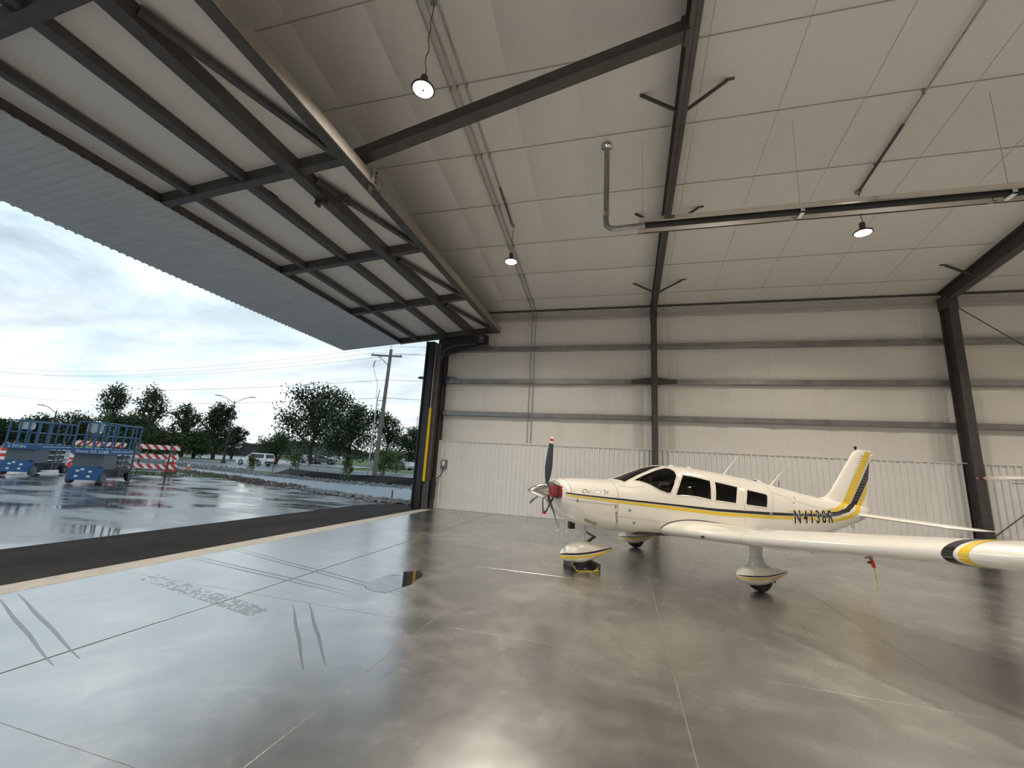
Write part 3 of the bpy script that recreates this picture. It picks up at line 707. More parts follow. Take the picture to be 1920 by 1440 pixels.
for sd in (1, -1):
    ribbon(bT, bB, PBLK, 'black_stripe', side=sd); ribbon(yT, yB, PYEL, 'yellow_stripe', side=sd); ribbon(zT, zB, PYEL, 'yellow_stripe', side=sd)
# --- writing on the skin
def letters(txt, p0, size, m_, name, bold=0.0, off=0.004, sx=1.0, shear=0.0, space=1.0, side=1, parent=None, slope=0.0):
    cu = bpy.data.curves.new('t', 'FONT'); cu.body = txt; cu.size = size; cu.offset = bold; cu.shear = shear; cu.space_character = space; cu.resolution_u = 3
    to = bpy.data.objects.new('t', cu); S.collection.objects.link(to)
    C.view_layer.update(); dg = C.evaluated_depsgraph_get(); me = bpy.data.meshes.new_from_object(to.evaluated_get(dg)); bpy.data.objects.remove(to)
    b = bmesh.new(); b.from_mesh(me); bmesh.ops.triangulate(b, faces=b.faces)
    bmesh.ops.subdivide_edges(b, edges=[e for e in b.edges if e.calc_length() > 0.06], cuts=2, use_grid_fill=False); b.to_mesh(me); b.free()
    for v in me.vertices:
        lx, lz = v.co.x * sx, v.co.y; x = p0[0] - side * lx; z = p0[1] + lz + slope * lx
        v.co = fpt(x, side * fang(x, z), off)
    adj = {}                        # one object per letter
    for f in me.polygons:
        for i in f.vertices: adj.setdefault(i, set()).update(f.vertices)
    comp = {}; nc = 0
    for i in adj:
        if i in comp: continue
        stack = [i]
        while stack:
            q = stack.pop()
            if q in comp: continue
            comp[q] = nc; stack += [t for t in adj[q] if t not in comp]
        nc += 1
    for c in range(nc):
        ids = [i for i in adj if comp[i] == c]; idx = {v: k for k, v in enumerate(ids)}
        mb = MB(); mb.add([tuple(me.vertices[i].co) for i in ids], [tuple(idx[i] for i in f.vertices) for f in me.polygons if comp[f.vertices[0]] == c])
        build(name, mb, m_, parent or plane, fix=False)
    bpy.data.meshes.remove(me)
letters('N4138R', (-2.075, 0.855), 0.345, PWHT, 'letter_outline', bold=0.021, off=0.005, sx=.84, space=1.48)
letters('N4138R', (-2.075, 0.855), 0.345, PBLK, 'registration_letter', bold=0.008, off=0.0075, sx=.84, space=1.48)
letters('Cherokee Six', (2.50, 1.262), 0.085, PBLK, 'script_letter', bold=-0.001, off=0.004, sx=1.02, shear=0.6)
# --- seams, louvres, latches
def seam(pts, r=0.0035, m_=SEAM, name='panel_seam'):
    P = []
    for (x0, a0), (x1, a1) in zip(pts[:-1], pts[1:]):
        n = max(2, int(abs(a1 - a0) / 6 + abs(x1 - x0) / .08)); P += [fpt(x0 + (x1 - x0) * t / n, a0 + (a1 - a0) * t / n, .0005) for t in range(n)]
    P.append(fpt(*pts[-1], .0005)); return build(name, MB().tube(P, r, 5), m_, plane)
for sd in (1, -1):
    seam([(1.829, sd * 26), (1.823, sd * 48), (1.836, sd * 65), (1.858, sd * 82), (1.876, sd * 107), (1.80, sd * 149), (1.80, sd * 175)])
    seam([(2.736, sd * 95.5), (2.40, sd * 90.5), (1.87, sd * 87.6)])
    seam([(1.853, sd * 101.5), (1.44, sd * 97.7), (0.857, sd * 98.5)], .002)
    seam([(2.66, sd * 5), (2.655, sd * 60), (2.66, sd * 88)], .0025)
    seam([(-.80, sd * 40), (-.775, sd * 80), (-.78, sd * 92)], .0022)
    seam([(-1.55, sd * 30), (-1.60, sd * 55), (-1.51, sd * 75), (-1.49, sd * 90)], .0028)
    seam([(-1.60, sd * 52), (-2.4, sd * 62), (-3.2, sd * 72), (-3.8, sd * 62)], .0022)
    seam([(0.80, sd * 98), (0.79, sd * 112)], .002)
    lv = MB()
    for k in range(9):
        x = 2.385 - k * .026
        lv.tube([fpt(x, sd * (127 + k * .8), .004), fpt(x - .02, sd * (137 + k * .8), .004)], .0075, 5)
    build('louvre_slats', lv, SEAM, plane)
    for x, a in ((2.565, 92), (1.905, 89.5), (1.89, 96), (1.875, 104), (1.86, 112)):
        p = fpt(x, sd * a, .004); build('cowl_latch', MB().box(p.x - .012, p.x + .012, p.y - .006, p.y + .006, p.z - .03, p.z + .02), GALV, plane)
    for x, a in ((1.644, 90.0), (1.548, 109.0)):
        p = fpt(x, sd * a, .002); build('access_cap', MB().lathe([(.022, -.004), (.022, .006), (.0, .008)], p, (0, sd, 0), 12), GALV, plane, smooth=True)
dv = MB()
for k in range(11):
    p = fpt(1.73 - k * .045, 42 + k * 0.7, .003); dv.box(p.x - .013, p.x + .013, p.y - .003, p.y + .003, p.z - .008, p.z + .008)
build('rivet_row', dv, PWHT, plane)
p = fpt(-1.41, 86.3, .004); build('door_handle', MB().box(p.x - .03, p.x + .03, p.y, p.y + .018, p.z - .022, p.z + .022), CHROME, plane)
for x, a in ((-2.25, 52), (-2.15, 66), (-.76, 86)):
    p = fpt(x, a, .002); build('static_port', MB().box(p.x - .02, p.x + .02, p.y - .004, p.y + .004, p.z - .008, p.z + .008), SEAM, plane)
# --- roof fittings
for b0, b1, r0 in (((-.91, 0, 1.69), (-1.30, 0, 2.09), .012), ((-2.1, 0, 1.52), (-2.52, 0, 1.88), .012)):
    a = MB().tube([b0, Vector(b0).lerp(Vector(b1), .08), b1], [r0 * 2.2, r0, .004], 8); build('whip_antenna', a, PWHT, plane, smooth=True)
build('short_antenna', MB().tube([(-2.33, 0.02, 1.48), (-2.33, 0.02, 1.64)], .007, 6), BLACK, plane)
vp = [(_x, 0, _fl(2, _x)) for _x in (-1.72, -1.74, -1.82, -2.0)]
build('roof_vent', MB().loft([[(x, w * math.cos(t), z - .02 + hh * math.sin(t)) for t in lin(0, math.pi, 9)] for (x, _, z), w, hh in zip(vp, (.06, .07, .07, .02), (.06, .075, .075, .025))]), PAINT, plane, smooth=True)
build('vent_mouth', MB().box(-1.726, -1.716, -.045, .045, vp[0][2] - .0, vp[0][2] + .035), BLACK, plane)
for x in (.42, .02): build('roof_bump', MB().ball((x, .12, _fl(2, x) - .005), .05, 10, 6, (1.3, .8, .5)), PAINT, plane, smooth=True)
# --- wings
def airfoil(n=18, t=0.155, m_=0.022):
    up, lo = [], []
    for i in range(n + 1):
        x = 0.5 * (1 - math.cos(math.pi * i / n)); yt = 5 * t * (.2969 * math.sqrt(x) - .126 * x - .3516 * x * x + .2843 * x**3 - .1036 * x**4); c = m_ * 4 * x * (1 - x)
        up.append((x, c + yt)); lo.append((x, c - yt))
    return list(reversed(up)) + lo[1:]        # trailing edge top -> nose -> trailing edge bottom
AF = airfoil()
WSEC = [(.50, 1.04, .715, 2.02, .145), (.62, 1.0, .72, 1.97, .145), (.9, .86, .728, 1.82, .15), (1.25, .69, .735, 1.64, .155), (1.7, .65, .77, 1.60, .155), (2.3, .65, .836, 1.60, .155), (4.55, .65, 1.10, 1.60, .155), (4.80, .62, 1.13, 1.52, .14), (4.93, .52, 1.148, 1.36, .10), (4.99, .36, 1.156, 1.08, .05)]
def wsec(y):
    y = abs(y)
    for a, b in zip(WSEC[:-1], WSEC[1:]):
        if a[0] <= y <= b[0]: t = (y - a[0]) / (b[0] - a[0]); return [a[k] + (b[k] - a[k]) * t for k in range(1, 5)]
    return list(WSEC[-1][1:])
def wpt(y, i, off=0.0):
    """wing point at span y, airfoil index i (float)"""
    xl, zl, c, t = wsec(y); i0 = int(min(i, len(AF) - 1.001)); fr = i - i0
    def P(k):
        px, pz = AF[k]; return (xl - px * c, zl - 0.035 * px * c + pz * c * t / .155)
    a, b = P(i0), P(min(i0 + 1, len(AF) - 1)); x = a[0] + (b[0] - a[0]) * fr; z = a[1] + (b[1] - a[1]) * fr
    if off:
        tx, tz = b[0] - a[0], b[1] - a[1]; l = math.hypot(tx, tz) + 1e-9; nx, nz = tz / l, -tx / l
        cx_, cz_ = xl - .3 * c, zl - .01 * c + .02 * c
        if nx * (x - cx_) * .25 + nz * (z - cz_) < 0: nx, nz = -nx, -nz
        x += nx * off; z += nz * off
    return Vector((x, y, z))
for sd in (1, -1):
    ys = [.5, .62, .75, .9, 1.05, 1.25, 1.45, 1.7, 2.0, 2.3, 3.0, 3.8, 4.55, 4.68, 4.8, 4.87, 4.93, 4.965, 4.99]
    w = build('wing', MB().loft([[wpt(sd * y, i) for i in range(len(AF))] for y in ys]), PAINT, plane, smooth=True, ang=60)
    def band(ya, yb, m_, nm):
        N_ = len(AF)
        def f(u, v):
            k = abs(u - 18) / 18.0
            bow = .16 * k ** 1.4 if u < 18 else .25 * k ** 1.4
            return wpt(sd * min(4.9, ya + (yb - ya) * v + bow), u, .003)
        build(nm, MB().grid(f, lin(3.5, 26, 46), lin(0, 1, 5)), m_, w, smooth=True, ang=180)
    band(4.16, 4.245, PBLK, 'black_band'); band(4.28, 4.35, PYEL, 'yellow_band')
    # control surface gaps and skin joints
    build('aileron_gap', MB().tube([wpt(sd * y, 7.4, .001) for y in (2.75, 3.5, 4.3, 4.75)], .004, 5), SEAM, w)
    build('flap_gap', MB().tube([wpt(sd * y, 7.4, .001) for y in (.75, 1.3, 2.0, 2.7)], .004, 5), SEAM, w)
    build('skin_joint', MB().tube([wpt(sd * 1.88, i, .0005) for i in lin(4, 26, 24)], .003, 5), SEAM, w)
    p = wpt(sd * 1.95, 12, .0); build('fuel_cap', MB().lathe([(.045, -.01), (.045, .008), (0, .014)], p, (0, 0, 1), 14), PAINTG, w, smooth=True)
    p = wpt(sd * 1.2, 19, .004); build('stall_vent', MB().ball(p, .028, 10, 6, (.5, 1.6, .7)), BLACK, w, smooth=True)
    # fillet gasket round the wing root
    g_ = []
    for i in lin(6, 34, 44):
        q = wpt(sd * .62, i); a = fang(q.x, q.z); s_ = fpt(q.x, sd * a); g_.append(Vector((q.x + (.008 if 14 < i < 22 else 0), s_.y * 1.004, q.z + (.006 if i < 18 else -.006))))
    build('root_gasket', MB().tube(g_, .008, 6), RUBBER, w, smooth=True)
    for y, x in ((1.05, -.25), (2.75, -.45), (2.2, -.5)):
        q = wpt(sd * y, 29); build('hinge_bracket', MB().prism([(x + .16, sd * y, q.z - .00), (x, sd * y, q.z - .07), (x - .10, sd * y, q.z - .055), (x - .12, sd * y, q.z + .0)], (0, sd * .014, 0)), SEAM, w)
    q = wpt(sd * 2.62, 24); rg = [Vector((q.x, q.y, q.z - .006)) + Vector((0, .014 * math.cos(t), .022 * math.sin(t))) for t in lin(0, 2 * math.pi, 15)]
    build('tie_down_ring', MB().tube(rg, .004, 6, False), GALV, w)
# --- tail
def fin_pt(x, z, sd):
    # half thickness of fin + rudder
    le = -3.63 - (z - 1.30) * (1.02 / 1.12); te = -4.90 - max(0, z - 1.25) * .276
    u = max(0, min(1, (le - x) / (le - te))); t = .055 * (1 - .45 * (z - 1.25) / 1.2); h_ = t * (2.6 * math.sqrt(max(u, 0)) * (1 - u) ** .9)
    return Vector((x, sd * max(h_, .004), z))
rings = []
for z in (1.10, 1.22, 1.34, 1.6, 1.9, 2.2, 2.36, 2.42, 2.45):
    le = -3.63 - (z - 1.30) * (1.02 / 1.12); te = -4.90 - max(0, z - 1.25) * .276
    if z > 2.40: le -= (z - 2.40) * 2.2; te += (z - 2.40) * .7
    if z < 1.3: le = -3.60
    us = [0, .01, .03, .07, .13, .22, .35, .5, .65, .8, .9, 1]; sq = 1.0 if z < 2.3 else (1 - ((z - 2.3) / .17) ** 2 * .8)
    L_ = []; R_ = []
    for u in us:
        x = le + (te - le) * u; t = .055 * (1 - .45 * (z - 1.25) / 1.2) * sq; h_ = max(.004, t * 2.6 * math.sqrt(u) * (1 - u) ** .9)
        L_.append((x, h_, z)); R_.append((x, -h_, z))
    rings.append(L_ + list(reversed(R_[:-1]))[:-1])
fin = build('tail_fin', MB().loft(rings), PAINT, plane, smooth=True, ang=50)
# dorsal fillet
build('dorsal_fillet', MB().loft([[(x, w * c, z0 + hh * s_) for c, s_ in ((1, 0), (.5, .35), (.14, 1), (-.14, 1), (-.5, .35), (-1, 0))] for x, w, z0, hh in ((-3.45, .02, 1.325, .005), (-3.62, .05, 1.295, .06), (-3.75, .06, 1.28, .16), (-3.9, .05, 1.26, .2))]), PAINT, fin, smooth=True)
def finband(q, m_, nm):
    """q: bottom-front, top-front, top-rear, bottom-rear in (x,z)"""
    for sd in (1, -1):
        def f(u, v):
            x = (q[0][0] * (1 - v) + q[1][0] * v) * (1 - u) + (q[3][0] * (1 - v) + q[2][0] * v) * u
            z = (q[0][1] * (1 - v) + q[1][1] * v) * (1 - u) + (q[3][1] * (1 - v) + q[2][1] * v) * u
            p = fin_pt(x, z, sd); p.y += sd * .004; return p
        build(nm, MB().grid(f, lin(0, 1, 7), lin(0, 1, 14)), m_, fin, smooth=True, ang=180)
finband([(-4.05, 1.23), (-4.99, 2.415), (-5.19, 2.40), (-4.27, 1.22)], PYEL, 'yellow_fin_stripe')
finband([(-4.30, 1.215), (-5.125, 2.19), (-5.02, 1.78), (-4.50, 1.20)], PBLK, 'black_fin_stripe')
finband([(-4.54, 1.20), (-4.985, 1.70), (-4.94, 1.52), (-4.67, 1.18)], PYEL, 'yellow_fin_stripe')
rb = MB()
for k in range(17):
    z = 1.32 + k * .062; le = -3.63 - (z - 1.30) * (1.02 / 1.12); te = -4.90 - (z - 1.25) * .276
    for sd in (1, -1):
        P = [fin_pt(le + (te - le) * u, z, sd) for u in lin(.38, .93, 8)]
        rb.tube([p + Vector((0, sd * .002, 0)) for p in P], .004, 4)
build('rudder_beads', rb, mat('bead_shadow', (0.42, 0.36, 0.25), 0.5), fin)
build('beacon', MB().lathe([(.02, 0), (.022, .03), (.03, .035), (.03, .07), (.0, .085)], (-4.72, 0, 2.44), (0, 0, 1), 10), BLACK, fin, smooth=True)
build('tail_light', MB().ball((-5.235, 0, 2.33), .03, 8, 6, (1.6, .7, .7)), PWHT, fin, smooth=True)
SAF = airfoil(12, .10, 0)
def ssec(y):
    y = abs(y); c = .76 if y < 1.55 else .76 - (y - 1.55) / .42 * .30; xl = -4.42 if y < 1.55 else -4.42 - ((y - 1.55) / .42) ** 1.5 * .34
    return xl, max(.1, c)
for sd in (1, -1):
    R2 = []
    for y in (.06, .3, .8, 1.3, 1.55, 1.7, 1.82, 1.91, 1.97):
        xl, c = ssec(y); k = 1 if y < 1.9 else (.6 if y < 1.95 else .2)
        R2.append([(xl - px * c, sd * y, 1.0 - .0 * y - .022 * y + pz * c * k) for px, pz in SAF])
    st_ = build('stabilator', MB().loft(R2), PAINT, plane, smooth=True, ang=60)
    build('stabilator_root', MB().ball((-4.55, sd * .10, .985), .06, 10, 6, (2.2, .5, .8)), PAINTG, st_, smooth=True)
rg = [Vector((-4.4, 0, .76)) + Vector((.045 * math.cos(t), 0, .04 * math.sin(t))) for t in lin(0, 2 * math.pi, 15)]
build('tail_tie_down', MB().tube(rg, .007, 6, False), GALV, plane)
# --- propeller and spinner
prop = build('spinner', MB().lathe([(.001, .47), (.03, .43), (.065, .36), (.10, .27), (.13, .17), (.15, .08), (.157, 0), (.15, -.02), (.09, -.025)], (2.77, 0, 1.24), (1, 0, 0), 32), CHROME, plane, smooth=True)
build('spinner_backplate', MB().lathe([(.05, -.07), (.12, -.06), (.14, -.03), (.135, -.022)], (2.77, 0, 1.24), (1, 0, 0), 20), BLACK, prop, smooth=True)
for k in range(3):
    A = math.radians(11 + 120 * k); d = Vector((0, math.sin(A), math.cos(A))); e_ = Vector((0, math.cos(A), -math.sin(A))); ax = Vector((1, 0, 0)); o = Vector((2.90, 0, 1.24))
    R3 = []; tip = []
    for r, c, tw, th in ((.07, .05, 75, .045), (.15, .055, 70, .04), (.25, .10, 58, .03), (.40, .135, 46, .022), (.55, .135, 37, .017), (.70, .12, 31, .013), (.82, .10, 27, .010), (.90, .08, 25, .008), (.94, .045, 24, .006)):
        t = math.radians(90 - tw); ch = e_ * math.cos(math.radians(tw)) * -1 + ax * math.sin(math.radians(tw)); nn = d.cross(ch).normalized()
        ring = [o + d * r + ch * (c * q * .5) + nn * (th * .5 * w_) for q, w_ in ((-1, 0), (-.6, .8), (0, 1), (.6, .7), (1, 0), (.6, -.5), (0, -.6), (-.6, -.5))]
        R3.append(ring)
        if r >= .82: tip.append(ring)
    bl = build('blade', MB().loft(R3), BLADE, prop, smooth=True, ang=60)
    def scale(rr, s_):
        c_ = sum(rr, Vector()) / len(rr); return [c_ + (p - c_) * s_ for p in rr]
    t0, t1, t2 = [scale(r, 1.06) for r in tip]
    mid = [a.lerp(b, .5) for a, b in zip(t0, t1)]
    build('tip_paint', MB().loft([t0, mid]), PWHT, bl); build('tip_paint', MB().loft([mid, t1]), REDT, bl); build('tip_paint', MB().loft([t1, t2]), PWHT, bl)
build('air_inlet', MB().lathe([(.001, -.05), (.07, -.03), (.085, .0), (.085, .014), (.07, .012)], (2.75, .275, 1.235), (1, 0, 0), 16), BLACK, plane)
build('air_inlet', MB().lathe([(.001, -.05), (.07, -.03), (.085, .0), (.085, .014), (.07, .012)], (2.75, -.275, 1.235), (1, 0, 0), 16), BLACK, plane)
build('exhaust_stub', MB().box(2.28, 2.38, -.19, -.11, .60, .72), BLACK, plane)
# --- landing gear
def pant(x0, x1, zlo, zhi, hw, stripe_z, y, name, tipup=0.0):
    """teardrop wheel fairing, x0 nose .. x1 tail"""
    R_ = []
    zc0 = stripe_z
    for u, w_, up, dn in ((0, .05, .03, .03), (.02, .35, .22, .28), (.07, .62, .48, .55), (.16, .85, .78, .82), (.30, 1, 1, 1), (.45, 1, .97, 1), (.6, .85, .78, .86), (.75, .62, .52, .62), (.88, .36, .30, .36), (.97, .16, .16, .14), (1, .04, .08, .03)):
        zc = zc0 + tipup * u ** 2; x = x0 + (x1 - x0) * u
        R_.append([(x, y + hw * w_ * math.cos(t), zc + ((zhi - zc0) * up if math.sin(t) >= 0 else (zc0 - zlo) * dn) * abs(math.sin(t)) ** .85 * (1 if math.sin(t) >= 0 else -1)) for t in lin(0, 2 * math.pi, 21)[:-1]])
    return R_
def pant_stripes(R_, root, y):
    for lo, hi, m_, nm in ((-2.1, 4.6, PBLK, 'black_stripe'),):
        pass
def gear_stripe(x0, x1, hw, z0, tipup, y, dz0, dz1, zlo, zhi, m_, nm, root):
    U = ((0, .05), (.02, .35), (.07, .62), (.16, .85), (.30, 1), (.45, 1), (.6, .85), (.75, .62), (.88, .36), (.97, .16), (1, .06))
    for sd in (1, -1):
        def f(i, v):
            u, w_ = U[int(i)]; zc = z0 + tipup * u ** 2; dz = (dz0 + (dz1 - dz0) * v) * (.35 + .65 * min(1, w_ * 1.5)); span = (zhi - z0) if dz > 0 else (z0 - zlo)
            k = max(0, 1 - (dz / span) ** 2) ** .5
            return (x0 + (x1 - x0) * u + (.003 if i == 0 else 0), y + sd * (hw * w_ * k + .004), zc + dz)
        build(nm, MB().grid(f, list(range(11)), lin(0, 1, 3)), m_, root, smooth=True, ang=180)
def wheel(c, r, w_, root):
    t = build('tyre', MB().lathe([(r * .55, -w_ / 2), (r * .85, -w_ / 2), (r * .97, -w_ * .38), (r, -w_ * .15), (r, w_ * .15), (r * .97, w_ * .38), (r * .85, w_ / 2), (r * .55, w_ / 2)], c, (0, 1, 0), 28), RUBBER, root, smooth=True)
    build('hub', MB().lathe([(.001, -w_ / 2 + .01), (r * .55, -w_ / 2 + .01), (r * .56, w_ / 2 - .01), (.001, w_ / 2 - .01)], c, (0, 1, 0), 16), STEEL, t, smooth=True)
NY = 0.14  # nose wheel stands a little to the left of the centre line, as parked
ng = build('nose_strut', MB().tube([(2.17, .03, .72), (2.19, .06, .56)], .042, 12).tube([(2.19, .06, .56), (2.22, .10, .36)], .030, 12).tube([(2.185, .055, .575), (2.19, .062, .545)], .05, 12), PAINTG, plane, smooth=True)
build('torque_link', MB().bar((2.15, .06, .58), (2.0, .08, .50), .05, .03).bar((2.0, .08, .50), (2.17, .10, .40), .05, .03).tube([(2.0, .05, .50), (2.0, .11, .50)], .022, 8), STEEL, ng)
PN = pant(2.67, 1.68, .085, .43, .135, .225, NY * .9, 'nose_fairing', .095)
nf = build('nose_fairing', MB().loft(PN), PAINT, ng, smooth=True, ang=60)
gear_stripe(2.67, 1.68, .135, .225, .095, NY * .9, .012, .040, .10, .43, PBLK, 'black_stripe', ng)
gear_stripe(2.67, 1.68, .135, .225, .095, NY * .9, -.05, -.008, .10, .43, PYEL, 'yellow_stripe', ng)
wheel((2.26, NY * .9, .166), .165, .11, ng)
for sd in (1, -1):
    y = sd * 1.615; w = wpt(y, 27)
    mg = build('main_strut', MB().loft([[(xc + rx * math.cos(t), y + ry * math.sin(t), z) for t in lin(0, 2 * math.pi, 17)[:-1]] for xc, rx, ry, z in ((.08, .22, .12, .70), (.08, .15, .09, .665), (.09, .105, .07, .62), (.09, .098, .066, .52), (.09, .095, .064, .43))]), PAINTG, plane, smooth=True)
    build('strut_collar', MB().loft([[(xc + rx * math.cos(t), y + ry * math.sin(t), z) for t in lin(0, 2 * math.pi, 17)[:-1]] for xc, rx, ry, z in ((.09, .112, .080, .475), (.09, .122, .085, .44), (.08, .145, .095, .395), (.06, .20, .11, .35))]), PAINTG, mg, smooth=True)
    PM = pant(.47, -.50, .085, .385, .155, .235, y, 'wheel_fairing', .035)
    build('wheel_fairing', MB().loft(PM), PAINT, mg, smooth=True, ang=60)
    gear_stripe(.47, -.50, .155, .235, .035, y, .0, .018, .10, .385, PBLK, 'black_stripe', mg)
    gear_stripe(.47, -.50, .155, .235, .035, y, -.045, -.022, .10, .385, PYEL, 'yellow_stripe', mg)
    wheel((.04, y, .196), .195, .15, mg)
    p = (-.07, y + sd * .150, .165); build('fairing_bolt', MB().ball(p, .014, 8, 5), BLACK, mg)
# --- cabin
build('cabin_floor', MB().box(-1.6, 1.4, -.5, .5, .60, .64), LINING, plane)
ip = build('instrument_panel', MB().prism([(1.22, -.43, 1.0), (1.28, -.43, 1.33), (1.36, -.43, 1.36), (1.42, -.43, 1.34), (1.42, -.43, 1.0)], (0, .86, 0)), LINING, plane)
for y in (.28, -.28):
    rg = [Vector((1.08, y, 1.30)) + Vector((0, .12 * math.cos(t), .09 * math.sin(t))) for t in lin(-.6, math.pi + .6, 14)]
    build('control_yoke', MB().tube(rg, .016, 7).tube([(1.08, y, 1.30), (1.25, y, 1.25)], .014, 7), RUBBER, ip)
for x, y in ((.55, .27), (.55, -.27), (-.25, .27), (-.25, -.27), (-1.05, .25), (-1.05, -.25)):
    s0 = build('cabin_seat', MB().loft([[(x + .22, y - .2, z), (x + .22, y + .2, z), (x - .22, y + .2, z), (x - .22, y - .2, z)] for z in (.66, .92, .96)]), TAN if x > -.5 else LINING, plane)
    build('seat_back', MB().loft([[(x - .16 - (z - .92) * .2, y - w_, z), (x - .16 - (z - .92) * .2, y + w_, z), (x - .26 - (z - .92) * .2, y + w_, z), (x - .26 - (z - .92) * .2, y - w_, z)] for z, w_ in ((.92, .2), (1.2, .2), (1.36, .16), (1.42, .1))]), TAN if x > -.5 else LINING, s0)
# ------------------------------------------------------------------ loose things round the airplane
CT, SN = math.cos(TH), math.sin(TH)
def PW(x, y, z): return Vector((1.2 + CT * x - SN * y, 8.79 + SN * x + CT * y, z))
pg = thing('cowl_plug', 'red cowl plug with black hanging strap behind the silver spinner', 'plug', tuple(PW(2.80, .27, 1.24)), TH)
def plugmesh(sd):
    y0 = -.27 + sd * .27
    return MB().loft([[(x, y0 + sd * (yy - .27), zz) for yy, zz in q] for x, q in ((-.06, ((.16, .11), (.36, .10), (.37, -.02), (.34, -.085), (.17, -.085))), (.10, ((.16, .10), (.33, .09), (.345, -.02), (.32, -.075), (.17, -.08))))])
pl_ = build('plug', plugmesh(1), REDP, pg); pr_ = build('plug', plugmesh(-1), REDP, pg)
ed = MB(); q = [(.02, .155, .118), (.02, .352, .105), (.02, .362, -.02), (.02, .338, -.09), (.02, .165, -.09), (.02, .155, .118)]
build('edge_binding', MB().tube([(a, b - .27, c) for a, b, c in q], .010, 6, False), BLACK, pl_)
st = [(.05, -.05, -.09), (.08, -.12, -.20), (.10, -.22, -.33), (.12, -.27, -.365), (.12, -.32, -.33), (.10, -.40, -.18), (.06, -.46, -.09)]
sm_ = MB()
for a, b in zip(st[:-1], st[1:]): sm_.bar(a, b, .035, .008, up=(1, 0, 0))
build('strap', sm_, BLACK, pg); build('strap_tip', MB().box(.10, .14, -.31, -.23, -.385, -.35), REDT, pg)
ck = thing('wheel_chocks', 'pair of black rubber chocks joined by yellow rope at the nose wheel', 'chock', tuple(PW(2.26, .13, 0)), TH)
for sx in (1, -1):
    build('chock', MB().prism([(sx * .115, -.13, .001), (sx * .27, -.13, .001), (sx * .27, -.13, .06), (sx * .24, -.13, .10), (sx * .20, -.13, .105), (sx * .145, -.13, .05)], (0, .29, 0)), RUBBER, ck)
    build('chock_grip', MB().tube([(sx * .235, -.15, .085), (sx * .235, .18, .085)], .032, 10), mat('smooth_grey_rubber', (.06, .06, .06), .25), ck, smooth=True)  # grip in lighter, smoother rubber than the chock body
rp = [(.235, .185, .08), (.20, .21, .03), (.15, .22, .012), (.05, .215, .010), (-.06, .225, .010), (-.16, .235, .012), (-.21, .225, .02), (-.17, .21, .03), (-.13, .22, .018), (-.18, .2, .03), (-.23, .19, .07)]
bead = MB()
for a, b in zip(rp[:-1], rp[1:]):
    a, b = Vector(a), Vector(b); n = max(1, int((b - a).length / .017))
    for k in range(n): p = a.lerp(b, k / n); bead.ball(p, .010 if k % 2 else .0075, 6, 4)
stuff(build('rope', bead, ROPE, ck, fix=False, smooth=True))
q = wpt(3.32, 25); w0 = PW(q.x, q.y, q.z)
pt = thing('pitot_cover', 'small red cover with yellow streamer hanging under the airplane wing', 'cover', tuple(PW(.42, 3.42, .865)), TH); pt.scale = (.62, .62, .62)
build('mast', MB().prism([(-.02, -.008, .09), (.06, -.008, .09), (.05, -.008, -.03), (.0, -.008, -.03)], (0, .016, 0)), SEAM, pt)
build('probe', MB().tube([(-.03, 0, .0), (.16, 0, -.005)], .013, 8), SEAM, pt)
build('sleeve', MB().loft([[(a + x, y, z) for x, y in ((-.03, -.014), (.03, -.014), (.03, .014), (-.03, .014))] for a, z in ((.01, -.03), (-.02, -.10), (-.04, -.17))]), REDT, pt)
build('flap', MB().box(.02, .09, -.012, .012, -.10, -.065), mat('dark_red', (.12, .01, .01), .6), pt)
build('streamer', MB().loft([[(a - w_, 0, z), (a + w_, 0, z), (a + w_, .004, z), (a - w_, .004, z)] for a, w_, z in ((-.04, .016, -.17), (-.05, .013, -.26), (-.06, .012, -.36), (-.06, .011, -.46), (-.08, .006, -.55))]), ROPE, pt)
# ------------------------------------------------------------------ second airplane, only its wing tip reaches into view
p2 = thing('parked_airplane', 'white airplane parked at far right, only its wing tip in view', 'airplane', (13.2, 11.6, 0))
R_ = []
for x in (8.12, 8.15, 8.22, 8.36, 8.8, 10.5, 12.5, 13.2):
    k = {8.12: .62, 8.15: .78, 8.22: .90, 8.36: .97}.get(x, 1); tk = .6 + .4 * min(1, (x - 8) / 2)
    R_.append([(x, 11.35 + px * 1.45 * k - .25 * k + .25, 1.945 + (x - 8.0) * .028 + pz * 1.45 * k * tk * .8) for px, pz in AF])
w2 = build('wing', MB().loft(R_), PAINT, p2, True, smooth=True, ang=60)
w3 = build('wing', MB().loft([[(26.4 - p[0], p[1], p[2]) for p in r] for r in R_]), PAINT, p2, True, smooth=True, ang=60)
build('tip_cap', MB().ball((18.27, 11.42, 1.945), .062, 12, 8, (.8, 1.5, .8)), mat('dark_red_tip', (.08, .012, .015), .3), w3, True, smooth=True)
build('tip_light', MB().ball((18.33, 11.40, 1.945), .018, 8, 6, (1.4, 1, 1)), GALV, w3, True)
build('aileron_hinge', MB().box(17.6, 18.1, 11.9, 11.95, 1.86, 1.875), SEAM, w3, True)
build('fuselage', MB().loft([[(13.2 + w_ * math.cos(t), y, zc + h_ * math.sin(t)) for t in lin(0, 2 * math.pi, 19)[:-1]] for y, w_, h_, zc in ((9.3, .18, .2, 1.25), (9.6, .45, .42, 1.25), (10.6, .55, .5, 1.28), (11.2, .58, .72, 1.45), (12.4, .56, .72, 1.45), (13.9, .2, .25, 1.5))]), PAINT, p2, True, smooth=True, ang=60)
build('tail_fin', MB().prism([(13.18, 13.1, 1.6), (13.18, 13.8, 1.6), (13.18, 13.9, 2.6), (13.18, 13.5, 2.6)], (.05, 0, 0)), PAINT, p2, True)
